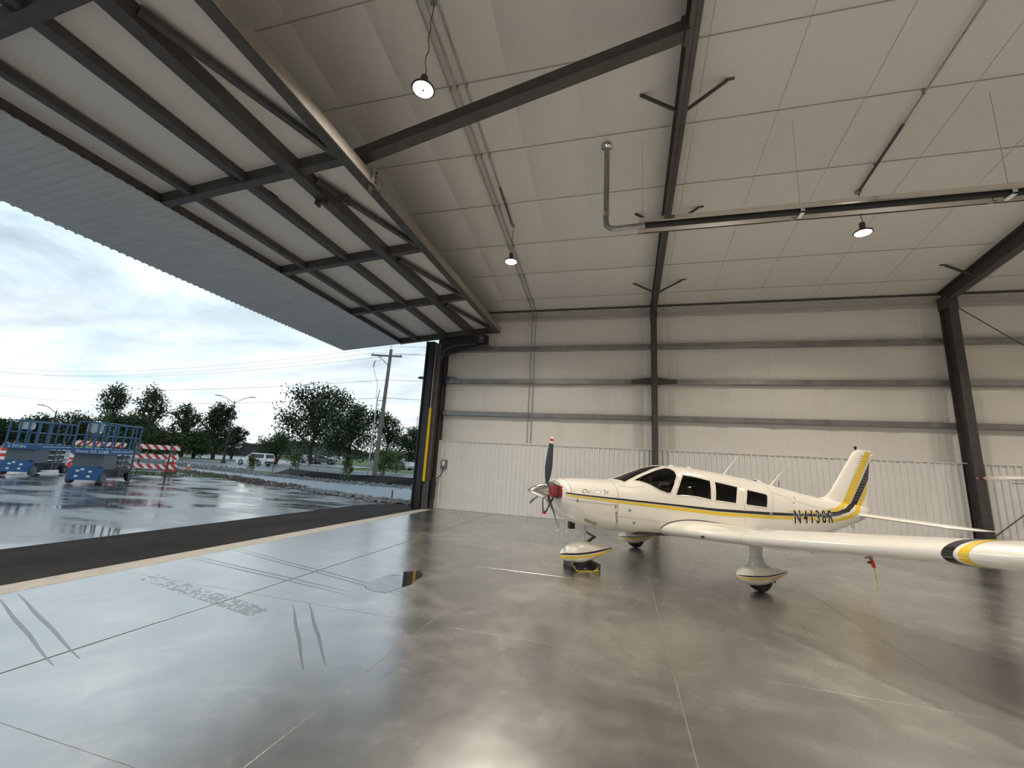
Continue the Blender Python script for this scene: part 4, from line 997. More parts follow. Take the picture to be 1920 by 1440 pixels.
for xx_, yy_ in ((11.9, 11.7), (14.5, 11.7), (13.2, 10.0)):
    build('wheel', MB().lathe([(.08, -.07), (.2, -.06), (.21, 0), (.2, .06), (.08, .07)], (xx_, yy_, .21), (1, 0, 0), 18), RUBBER, p2, True, smooth=True)
    build('gear_leg', MB().tube([(xx_, yy_, .22), (13.2 + (xx_ - 13.2) * .3, yy_, 1.0)], .04, 8), PAINTG, p2, True)
p2.rotation_euler.z = math.pi; p2.location.x = 12.84   # nose towards the far wall
# ------------------------------------------------------------------ lamps
def lamp(x, y, z, label, group=None):
    L_ = thing('high_bay_lamp', label, 'lamp', (x, y, z), 0, group)
    build('housing', MB().lathe([(.0, .045), (.06, .045), (.08, .03), (.165, .02), (.175, .0), (.165, -.012), (.15, -.012)], (0, 0, 0), (0, 0, 1), 28), BLACK, L_, smooth=True)
    build('lens', MB().lathe([(.152, -.006), (.14, -.018), (.03, -.02)], (0, 0, 0), (0, 0, 1), 28), LENS, L_, smooth=True)
    build('centre_screw', MB().lathe([(.014, -.016), (.014, -.024), (.0, -.024)], (0, 0, 0), (0, 0, 1), 10), GALV, L_)
    build('driver', MB().lathe([(.0, .23), (.05, .23), (.055, .22), (.055, .10), (.05, .09), (.0, .09)], (0, 0, 0), (0, 0, 1), 16), mat('driver_brown', (.10, .055, .035), .5), L_, smooth=True)
    br = MB()
    for a in (0, 2.09, 4.19): br.tube([(.045 * math.cos(a), .045 * math.sin(a), .10), (.09 * math.cos(a), .09 * math.sin(a), .03)], .006, 5)
    build('brackets', br, STEEL, L_)
    rz = roofz(y) - z - .05; n = 12
    build('cord', MB().tube([(.018 * math.sin(k * 1.9) * (1 if 0 < k < n else 0), .014 * math.cos(k * 1.3) * (1 if 0 < k < n else 0), .23 + (rz - .23) * k / n) for k in range(n + 1)], .007, 6), CABLE, L_)
    build('ceiling_box', MB().lathe([(.0, -.03), (.055, -.03), (.06, .0), (.06, .03)], (0, 0, rz), (0, 0, 1), 12), GALV, L_)
    la = bpy.data.lights.new('bulb', 'AREA'); la.shape = 'DISK'; la.size = .27; la.energy = LAMP_W; la.spread = math.radians(140); la.color = (1.0, 0.905, 0.78)
    lo = bpy.data.objects.new('bulb', la); S.collection.objects.link(lo); lo.parent = L_; lo.location = (0, 0, -.03)
    return L_
l0 = lamp(-2.93, 4.66, 7.13, 'glowing round lamp nearest the open hangar door, above the roof strut')
def place(x, y, z, label, group=None):
    return lamp(x, y, z, label, group)
place(-2.85, 9.64, 6.91, 'glowing round lamp hanging on a cord with brown driver, nearest the far wall')
place(5.0, 9.65, 6.98, 'glowing round lamp hanging just below the tube heater at right')
for x, y in ((5.0, 4.66), (12.9, 9.65), (12.9, 4.66), (-2.9, -.4), (5.0, -.4), (12.9, -.4), (-2.9, -5.4), (5.0, -5.4), (12.9, -5.4)):
    place(x, y, 7.05, 'round high bay lamp outside the view, lighting the rest of the hangar', 'lamps outside the view')
# ------------------------------------------------------------------ conduits
def conduit(name, label, xs_, y0, y1, down=None, r=.014, thick=None):
    o = thing(name, label, 'conduit', (xs_, y0, roofz(y0) - .08))
    y_ = lambda y: (xs_, y, roofz(y) - .10)
    pts = [y_(y) for y in lin(y0, y1, 12)]
    if down: pts += [(xs_, 13.93, roofz(13.9) - .14), (xs_, 13.95, 7.0), (xs_, 13.95, 2.42)]
    build('pipe', MB().tube(pts, r, 8), GALV, o, True, smooth=True)
    cl = MB()
    for y in (5.97, 7.45, 8.93, 10.44, 11.83, 13.26):
        if y0 - .1 < y < y1 + .1: cl.box(xs_ - .022, xs_ + .022, y - .007, y + .007, roofz(y) - .12, roofz(y) - .012)
    if down:
        for z in (3.4, 4.6, 5.83, 7.0): cl.box(xs_ - .03, xs_ + .03, 13.93, 13.995, z - .015, z + .015)
    build('straps', cl, GALV, o, True)
    if thick: build('flex_sleeve', MB().tube([y_(y) for y in lin(*thick, 5)], r * 1.7, 8), STEEL, o, True)
    return o
conduit('conduit', 'left of the three thin conduits, runs down the far wall beside its twin', -3.17, 1.0, 13.85, True)
conduit('conduit', 'middle thin conduit crossing the ceiling and dropping down the far wall', -3.04, 1.0, 13.85, True)
conduit('conduit', 'right short conduit ending at the lamp nearest the far wall', -2.85, 1.0, 9.62, False, .014, (8.3, 9.55))
conduit('conduit', 'single conduit on the right ceiling ending above the right lamp', 4.97, 1.0, 9.62, False, .016, (8.0, 9.55))
# ------------------------------------------------------------------ tube heater
h = thing('tube_heater', 'long black tube heater with bright reflector hung across the ceiling', 'heater', (3.0, 7.68, 6.4))
HX0, HX1, HY = .30, 12.5, 7.68
rf = MB()
pr = [(-.20, 6.335), (-.205, 6.36), (-.11, 6.50), (.11, 6.50), (.205, 6.36), (.20, 6.335)]
for xa in [HX0 + (HX1 - HX0) * k / 4 for k in range(4)]:
    xb = xa + (HX1 - HX0) / 4
    r1 = MB(); v = [(x, HY + a, z) for x in (xa, xb) for a, z in pr]
    r1.add(v, [(i, i + 1, 7 + i, 6 + i) for i in range(5)])
    ro = build('reflector', r1, mat('reflector_metal', (.80, .77, .72), .14, metal=1.0), h, True); ro.modifiers.new('t', 'SOLIDIFY').thickness = .006
build('burner_tube', MB().tube([(HX0 + .12, HY, 6.40), (HX1, HY, 6.40)], .065, 16), HOT, h, True, smooth=True)
for xh in (3.08, 6.02, 9.0, 12.0):
    build('tube_clip', MB().box(xh - .03, xh + .03, HY - .10, HY + .10, 6.31, 6.335).box(xh - .03, xh + .03, HY - .10, HY - .09, 6.31, 6.49).box(xh - .03, xh + .03, HY + .09, HY + .10, 6.31, 6.49), WHITE, h, True)
    build('chain', MB().tube([(xh, HY, 6.50), (xh, HY, roofz(HY) - .03)], .0035, 6), EAVE, h, True)
build('chain', MB().tube([(.38, HY, 6.50), (.38, HY, roofz(HY) - .03)], .0035, 6), EAVE, h, True)
build('flue', MB().tube([(HX0 + .15, HY, 6.40), (-.12, HY, 6.38), (-.25, HY, 6.40), (-.32, HY, 6.47), (-.33, HY, 6.62), (-.33, HY, roofz(HY) - .03)], .055, 14), GALV, h, True, smooth=True)
build('flue_collar', MB().lathe([(.058, .0), (.066, .0), (.066, .1), (.058, .1)], (-.33, HY, 6.66), (0, 0, 1), 14), CHROME, h, True)
build('flue_rosette', MB().lathe([(.06, -.06), (.11, -.03), (.12, .0)], (-.33, HY, roofz(HY) - .04), (0, 0, 1), 16), CHROME, h, True, smooth=True)
# ------------------------------------------------------------------ rain puddle on the slab
PUD = mat('water_film', (.03, .028, .025), .015); PUD.node_tree.nodes['Principled BSDF'].inputs['IOR'].default_value = 3.8
pp = [(-3.248, 5.235), (-3.233, 5.6), (-3.107, 5.932), (-2.91, 6.108), (-2.748, 5.855), (-2.708, 5.399), (-2.748, 5.218), (-2.81, 4.939), (-2.959, 4.914), (-3.138, 5.023)]
P2 = []
for i in range(len(pp)):
    (xa, ya), (xb, yb) = pp[i], pp[(i + 1) % len(pp)]
    for t in (0, .33, .66): P2.append((xa + (xb - xa) * t + random.uniform(-.012, .012), ya + (yb - ya) * t + random.uniform(-.012, .012)))
tag(build('puddle', MB().loft([[(x, y, .0004) for x, y in P2], [(-2.97 + (x + 2.97) * .985, 5.5 + (y - 5.5) * .985, .0022) for x, y in P2]]), PUD, smooth=False), 'small flat rain puddle on the concrete between door and airplane', 'puddle')
# ------------------------------------------------------------------ by the jamb
ob = thing('power_outlet', 'grey outlet box with white face and black cord on ribbed liner', 'outlet', (-6.15, 13.96, 1.55))
build('box', MB().box(-6.25, -6.05, 13.90, 13.975, 1.38, 1.70), mat('box_grey', (.18, .18, .17), .5), ob, True)
build('cover', MB().box(-6.20, -6.10, 13.885, 13.90, 1.50, 1.66), WHITE, ob, True)
build('cord', MB().tube([(-6.15, 13.90, 1.42), (-6.16, 13.86, 1.28), (-6.2, 13.82, 1.14), (-6.28, 13.78, 1.05), (-6.36, 13.75, 1.03), (-6.43, 13.74, 1.08)], .016, 8), CABLE, ob, True, smooth=True)
hu = thing('hydraulic_unit', 'tall narrow black hydraulic unit standing between jamb and liner', 'pump', (-6.42, 13.75, 0))
build('case', MB().box(-6.50, -6.33, 13.66, 13.80, .34, 1.0), BLACK, hu, True)
build('stand', MB().box(-6.47, -6.36, 13.69, 13.78, .0, .34), STEEL, hu, True)
build('cap', MB().ball((-6.42, 13.73, 1.0), .07, 10, 6), BLACK, hu, True, smooth=True)
sv = thing('door_sensor', 'small blue box on the girt beside the door jamb', 'sensor', (-6.30, 13.95, 4.70))
build('body', MB().box(-6.37, -6.25, 13.90, 13.98, 4.66, 4.76), mat('blue_plastic', (.05, .04, .30), .4), sv, True)
build('lead', MB().tube([(-6.25, 13.95, 4.70), (-6.1, 13.95, 4.74), (-5.95, 13.97, 4.69)], .012, 6), CABLE, sv, True)
for nm, a, b, lb in (('brace_rod', (9.1, 13.84, 6.86), (16.4, 13.84, .35), 'thin steel brace rod falling away from the right column head'), ('brace_rod', (9.05, 13.86, .40), (16.4, 13.86, 6.9), 'thin steel brace rod rising from the right column foot')):
    o = thing(nm, lb, 'rod', a); build('rod', MB().tube([a, b], .013, 7), STEEL, o, True); build('nut', MB().tube([Vector(a).lerp(Vector(b), .002), Vector(a).lerp(Vector(b), .012)], .03, 6), GALV, o, True)
# ------------------------------------------------------------------ outdoors: ground
GRASS = mat('lawn', (0.10, 0.135, 0.045), 0.9, var=0.35, vscale=.8, bump=.6, bscale=20)
DIRT = mat('wet_dirt', (0.10, 0.075, 0.055), 0.8, var=0.4, vscale=3, bump=.7, bscale=20)
ROAD = mat('damp_road', (0.155, 0.165, 0.18), 0.38, var=0.15, vscale=.5, spec=.5)
GRAVEL = mat('grey_gravel_pad', (0.23, 0.25, 0.265), 0.5, var=0.3, vscale=4, bump=.8, bscale=25)
SIDEW = mat('pale_walk', (0.46, 0.47, 0.46), 0.5, var=0.1)
def ground(name, poly, z0, m_):
    return struct(build(name, MB().prism([(x, y, z0 - .15) for x, y in poly], (0, 0, .15)), m_))
ground('trim_1', [(-6.64, -40), (-8.85, -40), (-8.85, 13.0), (-8.3, 14.6), (-7.0, 15.2), (-6.64, 15.2)], -.012, ASPH)
ground('ground', [(-8.85, -40), (-120, -40), (-120, 22), (-46, 27.0), (-30, 22.2), (-22.5, 19.9), (-9.0, 14.75), (-8.3, 14.6), (-8.85, 13.0)], -.02, WET)
ground('gravel_pad', [(-120, 22), (-46, 27.0), (-30, 22.2), (-22.5, 19.9), (-9.0, 14.75), (-8.3, 14.6), (-7, 15.2), (-6.6, 15.2), (10, 17), (10, 24), (-12.4, 24.2), (-17.4, 24.3), (-24.6, 25.8), (-40, 29), (-120, 34)], -.025, GRAVEL)
ground('verge', [(-120, 34), (-40, 29), (-24.6, 25.8), (-17.4, 24.3), (-12.4, 24.2), (10, 24), (10, 27.2), (-120, 35)], -.02, GRASS)
ground('road', [(-300, 36), (-120, 35), (10, 27.2), (10, 40.8), (-120, 46), (-300, 50)], -.03, ROAD)
ground('kerb', [(-300, 50), (-120, 46), (10, 40.8), (10, 41.1), (-120, 46.4), (-300, 50.5)], .08, SIDEW)
ground('lawn', [(-300, 50.5), (-120, 46.4), (10, 41.1), (60, 41), (60, 500), (-700, 500), (-700, 60)], .0, GRASS)
ground('far_walk', [(-120, 66), (-45, 57), (10, 52), (10, 53), (-45, 58.2), (-120, 67.5)], .02, SIDEW)
ground('parking_lot', [(-90, 60), (-42, 46.5), (-36, 49), (-40, 62), (-110, 90)], .015, ROAD)
# ------------------------------------------------------------------ rock rows
ROCKB = mat('brown_rock', (0.13, 0.085, 0.065), 0.7, var=.4, vscale=9)
ROCKG = mat('grey_rock', (0.22, 0.215, 0.21), 0.7, var=.4, vscale=9)
ico = bmesh.new(); bmesh.ops.create_icosphere(ico, subdivisions=1, radius=1); IV = [v.co.copy() for v in ico.verts]; IF = [tuple(v.index for v in f.verts) for f in ico.faces]; ico.free()
def rocks(name, path, w, n, smin, smax, m_, hgt=.12):
    mb = MB()
    L_ = [Vector((*p, 0)) for p in path]; seg = [(b - a).length for a, b in zip(L_[:-1], L_[1:])]; T = sum(seg)
    for _ in range(n):
        t = random.random() * T; k = 0
        while t > seg[k] and k < len(seg) - 1: t -= seg[k]; k += 1
        p = L_[k].lerp(L_[k + 1], min(1, t / seg[k])); d = (L_[k + 1] - L_[k]).normalized(); o = random.gauss(0, w / 2.4)
        p = p + Vector((-d.y, d.x, 0)) * o; s = random.uniform(smin, smax); zz = max(0, hgt * (1 - abs(o) / w)) * random.random()
        sc = Vector((random.uniform(.7, 1.3), random.uniform(.7, 1.3), random.uniform(.5, .9)))
        mb.add([(p.x + v.x * s * sc.x * random.uniform(.8, 1.15), p.y + v.y * s * sc.y * random.uniform(.8, 1.15), -.02 + zz + s * .3 + v.z * s * sc.z) for v in IV], IF)
    return stuff(tag(build(name, mb, m_, fix=False), {'b': 'row of reddish brown rubble along the edge of the wet concrete', 'g': 'row of pale grey stones along the foot of the black silt fence', 'e': 'pale grey stones at the apron edge near the door jamb', 'f': 'ridge of grey gravel beyond the barricades and cone'}[name[-1]], 'rocks'))
def rrow(key, *a, **k):
    o = rocks('rubble_row_' + key, *a, **k); o.name = 'rubble_row'; o.data.name = 'rubble_row'; return o
rrow('b', [(-48, 27.5), (-30, 22.2), (-22.5, 19.9), (-14.5, 16.9)], .55, 2000, .03, .075, ROCKB, hgt=.18)
rrow('e', [(-15, 17.1), (-9.0, 14.85), (-7.2, 14.9)], .55, 900, .03, .085, ROCKG, hgt=.12)
rrow('g', [(-34, 27.0), (-24.6, 24.6), (-17.4, 23.0), (-12, 22.7), (-4, 22.6)], .8, 1700, .03, .075, ROCKG, hgt=.15)
rrow('f', [(-46, 30.5), (-34, 27.0), (-27, 25.6)], 1.0, 1900, .03, .07, ROCKG, hgt=.35)
wd = MB()
for _ in range(420):
    t = random.random(); px_, py_ = -27 + 5.2 * t + random.gauss(0, .3), 17.2 + 3.2 * t + random.gauss(0, .35); h_ = random.uniform(.08, .26); a = random.random() * 6.28
    wd.add([(px_, py_, -.02), (px_ + .04 * math.cos(a), py_ + .04 * math.sin(a), -.02), (px_ + .1 * math.cos(a + 1), py_ + .1 * math.sin(a + 1), h_)], [(0, 1, 2)])
for _ in range(260):
    px_, py_ = -14 + random.gauss(0, 3.2), 23.7 + random.gauss(0, .25); h_ = random.uniform(.08, .3); a = random.random() * 6.28
    wd.add([(px_, py_, -.02), (px_ + .04 * math.cos(a), py_ + .04 * math.sin(a), -.02), (px_ + .1 * math.cos(a + 1), py_ + .1 * math.sin(a + 1), h_)], [(0, 1, 2)])
stuff(tag(build('weeds', wd, GRASS, fix=False), 'low weeds sprouting along the gravel edges outdoors', 'weeds'))
# ------------------------------------------------------------------ silt fence
sf = thing('silt_fence', 'long low black silt fence with stakes along the roadside', 'fence', (-17, 24.2, 0))
P = [(-24.6, 25.3), (-22.5, 24.6), (-20, 24.35), (-17.4, 24.2), (-15, 24.1), (-12.4, 24.1), (-9, 24.1), (-4, 24.2)]
fm = MB(); n = len(P)
fm.add([(x, y, -.02) for x, y in P] + [(x, y + .05 * math.sin(i * 2), (.05 if i == 0 else .50 + .05 * math.sin(i * 1.7))) for i, (x, y) in enumerate(P)], [(i, i + 1, n + i + 1, n + i) for i in range(n - 1)])
build('fabric', fm, mat('silt_fabric', (.012, .012, .013), .45), sf, True).modifiers.new('t', 'SOLIDIFY').thickness = .01
for i, (x, y) in enumerate(P): build('stake', MB().box(x - .02, x + .02, y + .03, y + .07, -.02, .68), mat('stake_wood', (.10, .08, .06), .8) if i == 0 else bpy.data.materials['stake_wood'], sf, True)
sk = thing('survey_stake', 'single wooden stake standing in the stones near the door jamb', 'stake', (-8.72, 15.05, 0)); build('shaft', MB().box(-8.74, -8.70, 15.03, 15.07, -.02, .42), bpy.data.materials['stake_wood'], sk, True); build('tip_paint', MB().box(-8.742, -8.698, 15.028, 15.072, .36, .425), REDT, sk, True)
# ------------------------------------------------------------------ trees
BARK = mat('bark', (.055, .042, .032), .9, var=.3, bump=.5)
def leafmat(name, col):
    M = mat(name, col, .6, spec=.25, var=.45, vscale=1.2); return M
LEAF = [leafmat('dark_foliage', (.030, .048, .016)), leafmat('mid_foliage', (.042, .066, .020)), leafmat('young_foliage', (.075, .105, .028))]
def tree(name, label, base, H, W, trunk=.25, leaves=2600, ls=.32, m_=0, gap=.5, crown=.22, group=None, seed=0, lean=0, skirt=.5, forks=None):
    """trunk, forking limbs and clumps of leaf blades round the twig ends"""
    rnd = random.Random(seed * 77 + 5)
    t = thing(name, label, 'tree', (base[0], base[1], 0), 0, group)
    wood = MB(); tips = []
    def limb(p, d, L_, r, lvl):
        q = p + d * L_; mid = p.lerp(q, .5) + Vector((rnd.gauss(0, .05), rnd.gauss(0, .05), 0)) * L_
        wood.tube([p, mid, q], [r, r * .8, r * .6], 6 if lvl < 2 else 4, False)
        if lvl >= 2: tips.append((mid, L_)); 
        if lvl >= 3: tips.append((q, L_)); return
        n = 4 if lvl == 0 else 3
        for k in range(n):
            a = rnd.random() * 6.28 if lvl else 6.28 * k / n + rnd.random(); sp = rnd.uniform(.45, .95) if lvl else rnd.uniform(.35, .8)
            nd = (d + Vector((math.cos(a) * sp, math.sin(a) * sp, rnd.uniform(-.15, .25)))).normalized()
            limb(q if k else q, nd, L_ * rnd.uniform(.62, .85), r * .6, lvl + 1)
        if lvl < 2 and rnd.random() < .9:
            a = rnd.random() * 6.28; limb(mid, (d * .5 + Vector((math.cos(a), math.sin(a), .25))).normalized(), L_ * .7, r * .45, lvl + 1)
    if forks:
        for k in range(forks):
            a = 6.28 * k / forks + .4; limb(Vector((0, 0, 0)), Vector((math.cos(a) * .45, math.sin(a) * .45, 1)).normalized(), H * .3, trunk, 1)
    else: limb(Vector((0, 0, -.05)), Vector((lean, 0, 1)).normalized(), H * crown, trunk, 0)
    # fit the crown to the wanted height and width
    R0_ = (H * W * W) ** (1 / 3) * .125
    zt = max(p.z for p, l in tips); wx = max(max(abs(p.x), abs(p.y)) for p, l in tips)
    sz = (H - 1.15 * R0_) / zt; sx = max(.2, W * .5 - .9 * R0_) / wx
    z_c = H * crown * .9
    def mp(p):
        k = min(1, max(0, p[2] / (z_c + .01))); return (p[0] * (1 + (sx - 1) * k), p[1] * (1 + (sx - 1) * k), p[2] * sz)
    wood.v = [mp(p) for p in wood.v]
    build('trunk', wood, BARK, t, fix=False, smooth=True)
    lv = MB(); T = [Vector(mp(p)) for p, l in tips]; rnd.shuffle(T); T = T[:max(6, int(len(T) * (1 - gap * .5)))]
    for _ in range(int(len(T) * skirt)):
        a = rnd.random() * 6.28; q = math.sqrt(rnd.random()) * (W * .5 - R0_); T.append(Vector((q * math.cos(a), q * math.sin(a), rnd.uniform(.14, .62) * H)))
    for i in range(leaves):
        c = T[i % len(T)]; g = Vector((rnd.gauss(0, 1), rnd.gauss(0, 1), rnd.gauss(0, 1))).normalized()
        g = g * R0_ * 1.15 * rnd.random() ** .45; g.z *= .75
        p = c + g
        if p.z < H * .06: continue
        s = ls * rnd.uniform(.6, 1.3); a = Vector((rnd.gauss(0, 1), rnd.gauss(0, 1), rnd.gauss(0, 1))).normalized(); b = a.cross(Vector((rnd.gauss(0, 1), rnd.gauss(0, 1), rnd.gauss(0, 1)))).normalized()
        lv.add([p - a * s * .5, p + b * s * .28, p + a * s * .5, p - b * s * .28], [(0, 1, 2, 3)])
    stuff(build('foliage', lv, LEAF[m_], t, fix=False)); return t
def at(u, d):
    """ground point at horizontal distance d under picture column u (columns measured on the horizon)"""
    v = 705 + .0582 * (u + 1934); r = RIGHT * ((u - 960) / 772.878) + DOWN * ((v - 720) / 772.878) + FWD; r.z = 0; r.normalize(); return (r.x * d, r.y * d)
TR = 'trees beyond the road'
# u, distance, height, width, leaves, blade, material, gap, label
TL = [
 (585, 78, 14.7, 15, 9500, .42, 0, .25, .8, 'large spreading dark tree, tallest beyond the road, left of the utility pole'),
 (652, 66, 10.6, 10, 8000, .36, 0, .1, 1.0, 'dense round dark tree just right of the tallest tree'),
 (724, 92, 12.2, 7.5, 4200, .40, 0, .4, .6, 'tree seen behind the utility pole'),
 (768, 78, 8.3, 7.5, 5200, .36, 0, .2, .9, 'broad low dark tree beside the door jamb'),
 (195, 92, 11.8, 5.6, 2600, .36, 0, .6, .3, 'tall sparse tree with open top at left'),
 (270, 92, 12.4, 6.2, 3200, .36, 0, .55, .4, 'tall open tree right of the sparse left tree'),
 (342, 84, 9.3, 6.4, 2600, .34, 0, .6, .35, 'thin branching tree between the left trees and street lamp'),
 (402, 80, 9.6, 6.8, 5200, .36, 0, .3, .7, 'dark tree just left of the street lamp'),
 (128, 100, 7.0, 7.0, 4600, .38, 0, .2, 1, 'low dark tree behind the far scissor lift'),
 (70, 105, 6.4, 8.0, 4600, .38, 0, .2, 1, 'low dark tree above the far scissor lift'),
 (5, 110, 5.2, 9.0, 4600, .38, 0, .2, 1, 'low dark tree at the left edge of the view'),
 (235, 72, 6.3, 6.5, 6500, .30, 1, .1, 1.2, 'dense green tree behind the near scissor lift'),
 (300, 70, 4.4, 5.0, 4200, .30, 1, .1, 1.2, 'low green tree behind the striped barricade'),
 (366, 74, 4.6, 5.2, 4200, .28, 1, .1, 1.2, 'low bushy tree under the thin branching tree'),
 (436, 88, 6.4, 4.6, 2600, .30, 0, .3, .8, 'small dark tree beside the street lamp post')]
for k, (u, d, hh, ww, n_, ls, mm, gp, sk_, lb) in enumerate(TL):
    tree('tree', lb, at(u, d), hh, ww, .32 if hh > 9 else .2, n_, ls, mm, gp, seed=k, group=TR, crown=.20 if hh > 9 else .14, skirt=sk_)
tree('tree', 'small broad tree with forked trunk beside the white car', at(520, 60), 4.4, 5.0, .14, 4600, .22, 1, .1, group=TR, seed=31, crown=.16, forks=3)
tree('tree', 'small green tree right of the utility pole foot', at(722, 46), 2.9, 3.0, .09, 2600, .17, 2, .15, group=TR, seed=33, crown=.3)
tree('tree', 'slim green tree beside the far pickup truck', at(745, 50), 2.8, 2.6, .09, 2000, .17, 2, .2, group=TR, seed=34, crown=.34)
for k, (u, d, hh, ww, lb) in enumerate(((477, 40, 1.5, .9, 'staked sapling in front of the white car'), (559, 38, 2.1, 1.2, 'staked sapling right of the forked tree'), (654, 28.5, 1.9, .85, 'staked sapling nearest the utility pole, behind the silt fence'), (717, 34, 2.5, .9, 'thin staked sapling right of the utility pole'))):
    tt = tree('sapling', lb, at(u, d), hh, ww, .03, 700, .13, 2, 0, group='roadside saplings', seed=50 + k, crown=.42)
    build('stake', MB().box(.16, .20, -.02, .02, -.02, 1.3), bpy.data.materials['stake_wood'], tt)
# far ridge
rd = MB(); N_ = 160; v = []
for i in range(N_):
    a = math.radians(70 + 118 * i / (N_ - 1)); r = 420; hgt = 9 + 2.5 * math.sin(i * .33) + random.uniform(-.9, .9) + 1.8 * math.sin(i * .09)
    for rr, z in ((r, 0), (r + 4, hgt), (r + 40, hgt * .9), (r + 60, 0)): v.append((rr * math.cos(a), rr * math.sin(a), z))
rd.add(v, [(i * 4 + k, i * 4 + k + 1, i * 4 + k + 5, i * 4 + k + 4) for i in range(N_ - 1) for k in range(3)])
struct(build('far_hill', rd, mat('hazy_hill', (.075, .085, .075), .9, var=.3, vscale=.08), fix=False))
# ------------------------------------------------------------------ poles, wires, street lamps
WOOD = mat('weathered_pole', (.16, .135, .11), .85, var=.3, vscale=4, stretch=(4, 4, .4))
ub = (-17.1, 26.74)
up_ = thing('utility_pole', 'weathered wooden utility pole with crossarm beside the road', 'pole', (*ub, 0))
build('pole', MB().tube([(ub[0], ub[1], -.1), (ub[0] + .18, ub[1], 9.75)], [.16, .115], 14), WOOD, up_, True, smooth=True)
ax_ = Vector((.62, -.78, 0)); top = Vector((ub[0] + .17, ub[1], 9.2))
ca = Vector((.80, .60, 0))
ca = Vector((RIGHT.x, RIGHT.y, 0)).normalized()
A_, B_ = top - ca * 1.35, top + ca * .95
build('crossarm', MB().bar(A_ + Vector((0, -.14, 0)), B_ + Vector((0, -.14, 0)), .1, .12), WOOD, up_, True)
build('arm_brace', MB().tube([top - ca * .75 + Vector((0, -.14, -.05)), top + Vector((0, -.12, -.75))], .025, 6), STEEL, up_, True)
INS = [A_ + ca * .1, B_ - ca * .1, top + Vector((.0, 0, .62))]
for p in INS: build('insulator', MB().lathe([(.02, -.02), (.045, .02), (.03, .06), (.045, .1), (.0, .14)], p + Vector((0, -.14 if p.z < 9.5 else 0, .05)), (0, 0, 1), 10), GALV, up_, True)
build('cutout', MB().tube([top - ca * 1.0 + Vector((0, -.2, -.45)), top - ca * 1.02 + Vector((0, -.25, -.95))], .05, 8), GALV, up_, True)
build('jumper', MB().tube([top - ca * .9 + Vector((0, -.15, 0)), top - ca * .55 + Vector((0, -.2, -.4)), top - ca * .95 + Vector((0, -.22, -.5)), top - ca * 1.0 + Vector((0, -.25, -1.0)), Vector((ub[0] - .55, ub[1] - .1, 7.0)), Vector((ub[0] - .6, ub[1] - .05, 6.0))], .014, 5), CABLE, up_, True)
build('riser_pipe', MB().tube([(ub[0] - .50, ub[1] - .1, 0), (ub[0] - .42, ub[1] - .1, 6.0), (ub[0] - .30, ub[1] - .1, 6.6)], [.05, .045, .03], 10), GALV, up_, True, smooth=True)
for z in (3.2, 5.8): build('standoff', MB().tube([(ub[0] - .45, ub[1] - .1, z), (ub[0] + .05, ub[1], z)], .025, 6), STEEL, up_, True)
def wire(p, q, sag, label, r=.012):
    o = thing('power_line', label, 'wire', tuple(Vector(p)), 0, 'overhead wires')
    build('strand', MB().tube([Vector(p).lerp(Vector(q), t) - Vector((0, 0, 4 * sag * t * (1 - t))) for t in lin(0, 1, 26)], r * .8, 5), WIRE, o, True)
offs = Vector((-70, 9.5, 1.3)); offr = Vector((60, -8, 0))
for p, lb in zip((INS[0], INS[1], INS[2]), ('crossarm end wire', 'crossarm inner wire', 'pole top wire')):
    q = p + Vector((0, -.14 if p.z < 9.5 else 0, .16))
    wire(q, q + offs, 1.3, 'overhead %s running left from the utility pole' % lb, .013); wire(q, q + offr, 1.3, 'overhead %s running right from the utility pole' % lb, .013)
for z, lb in ((7.35, 'upper'), (6.0, 'lower')):
    q = Vector((ub[0] + .12, ub[1] - .14, z)); wire(q, q + offs + Vector((0, 0, .1)), .9, '%s communication cable running left from the utility pole' % lb, .016); wire(q, q + offr, .9, '%s communication cable running right from the utility pole' % lb, .016)
ep = thing('utility_pole', 'wooden utility pole out of view at the far left end of the wires', 'pole', (ub[0] - 70, ub[1] + 9.5, 0))
build('pole', MB().tube([(0, 0, -.1), (0.1, 0, 11.4)], [.16, .115], 10), WOOD, ep); build('crossarm', MB().bar(-ca * 1.4 + Vector((0, -.14, 10.5)), ca * 1.0 + Vector((0, -.14, 10.5)), .1, .12), WOOD, ep)
def street(u, d, H, label, arms):
    p = at(u, d); o = thing('street_lamp', label, 'lamp', (*p, 0), 0, 'street lamps')
    build('base', MB().lathe([(.28, 0), (.28, .12), (.17, .35), (.12, .9), (.0, .9)], (0, 0, 0), (0, 0, 1), 14), BLACK, o, smooth=True)
    build('post', MB().tube([(0, 0, 0), (0, 0, H)], [.095, .06], 12), BLACK, o, smooth=True)
    for s_ in arms:
        build('arm', MB().tube([ca * 0 + Vector((0, 0, H - .3)), ca * s_ * .55 + Vector((0, 0, H + .05)), ca * s_ * 1.2 + Vector((0, 0, H + .42)), ca * s_ * 1.9 + Vector((0, 0, H + .55))], .035, 8), BLACK, o, smooth=True)
        build('lamp_head', MB().loft([[(ca * s_ * a + Vector((0, 0, H + .55 + z)) + Vector((0, w_ * c, 0))) for c, z in ((-1, 0), (1, 0), (.8, .09), (-.8, .09))] for a, w_ in ((1.8, .1), (2.1, .17), (2.5, .1))]), GALV, o)
    build('finial', MB().tube([(0, 0, H), (0, 0, H + .35)], .02, 6), BLACK, o)
street(423, 61, 7.5, 'black street lamp with two curved arms beside the white car', (-1, 1))
street(92, 74, 5.0, 'street lamp with one curved arm above the far scissor lift', (-1,))
fp = at(775, 110); o = thing('antenna_mast', 'thin antenna mast above the trees beside the door jamb', 'mast', (*fp, 0)); build('mast', MB().tube([(0, 0, 0), (0, 0, 13)], .09, 8), GALV, o)
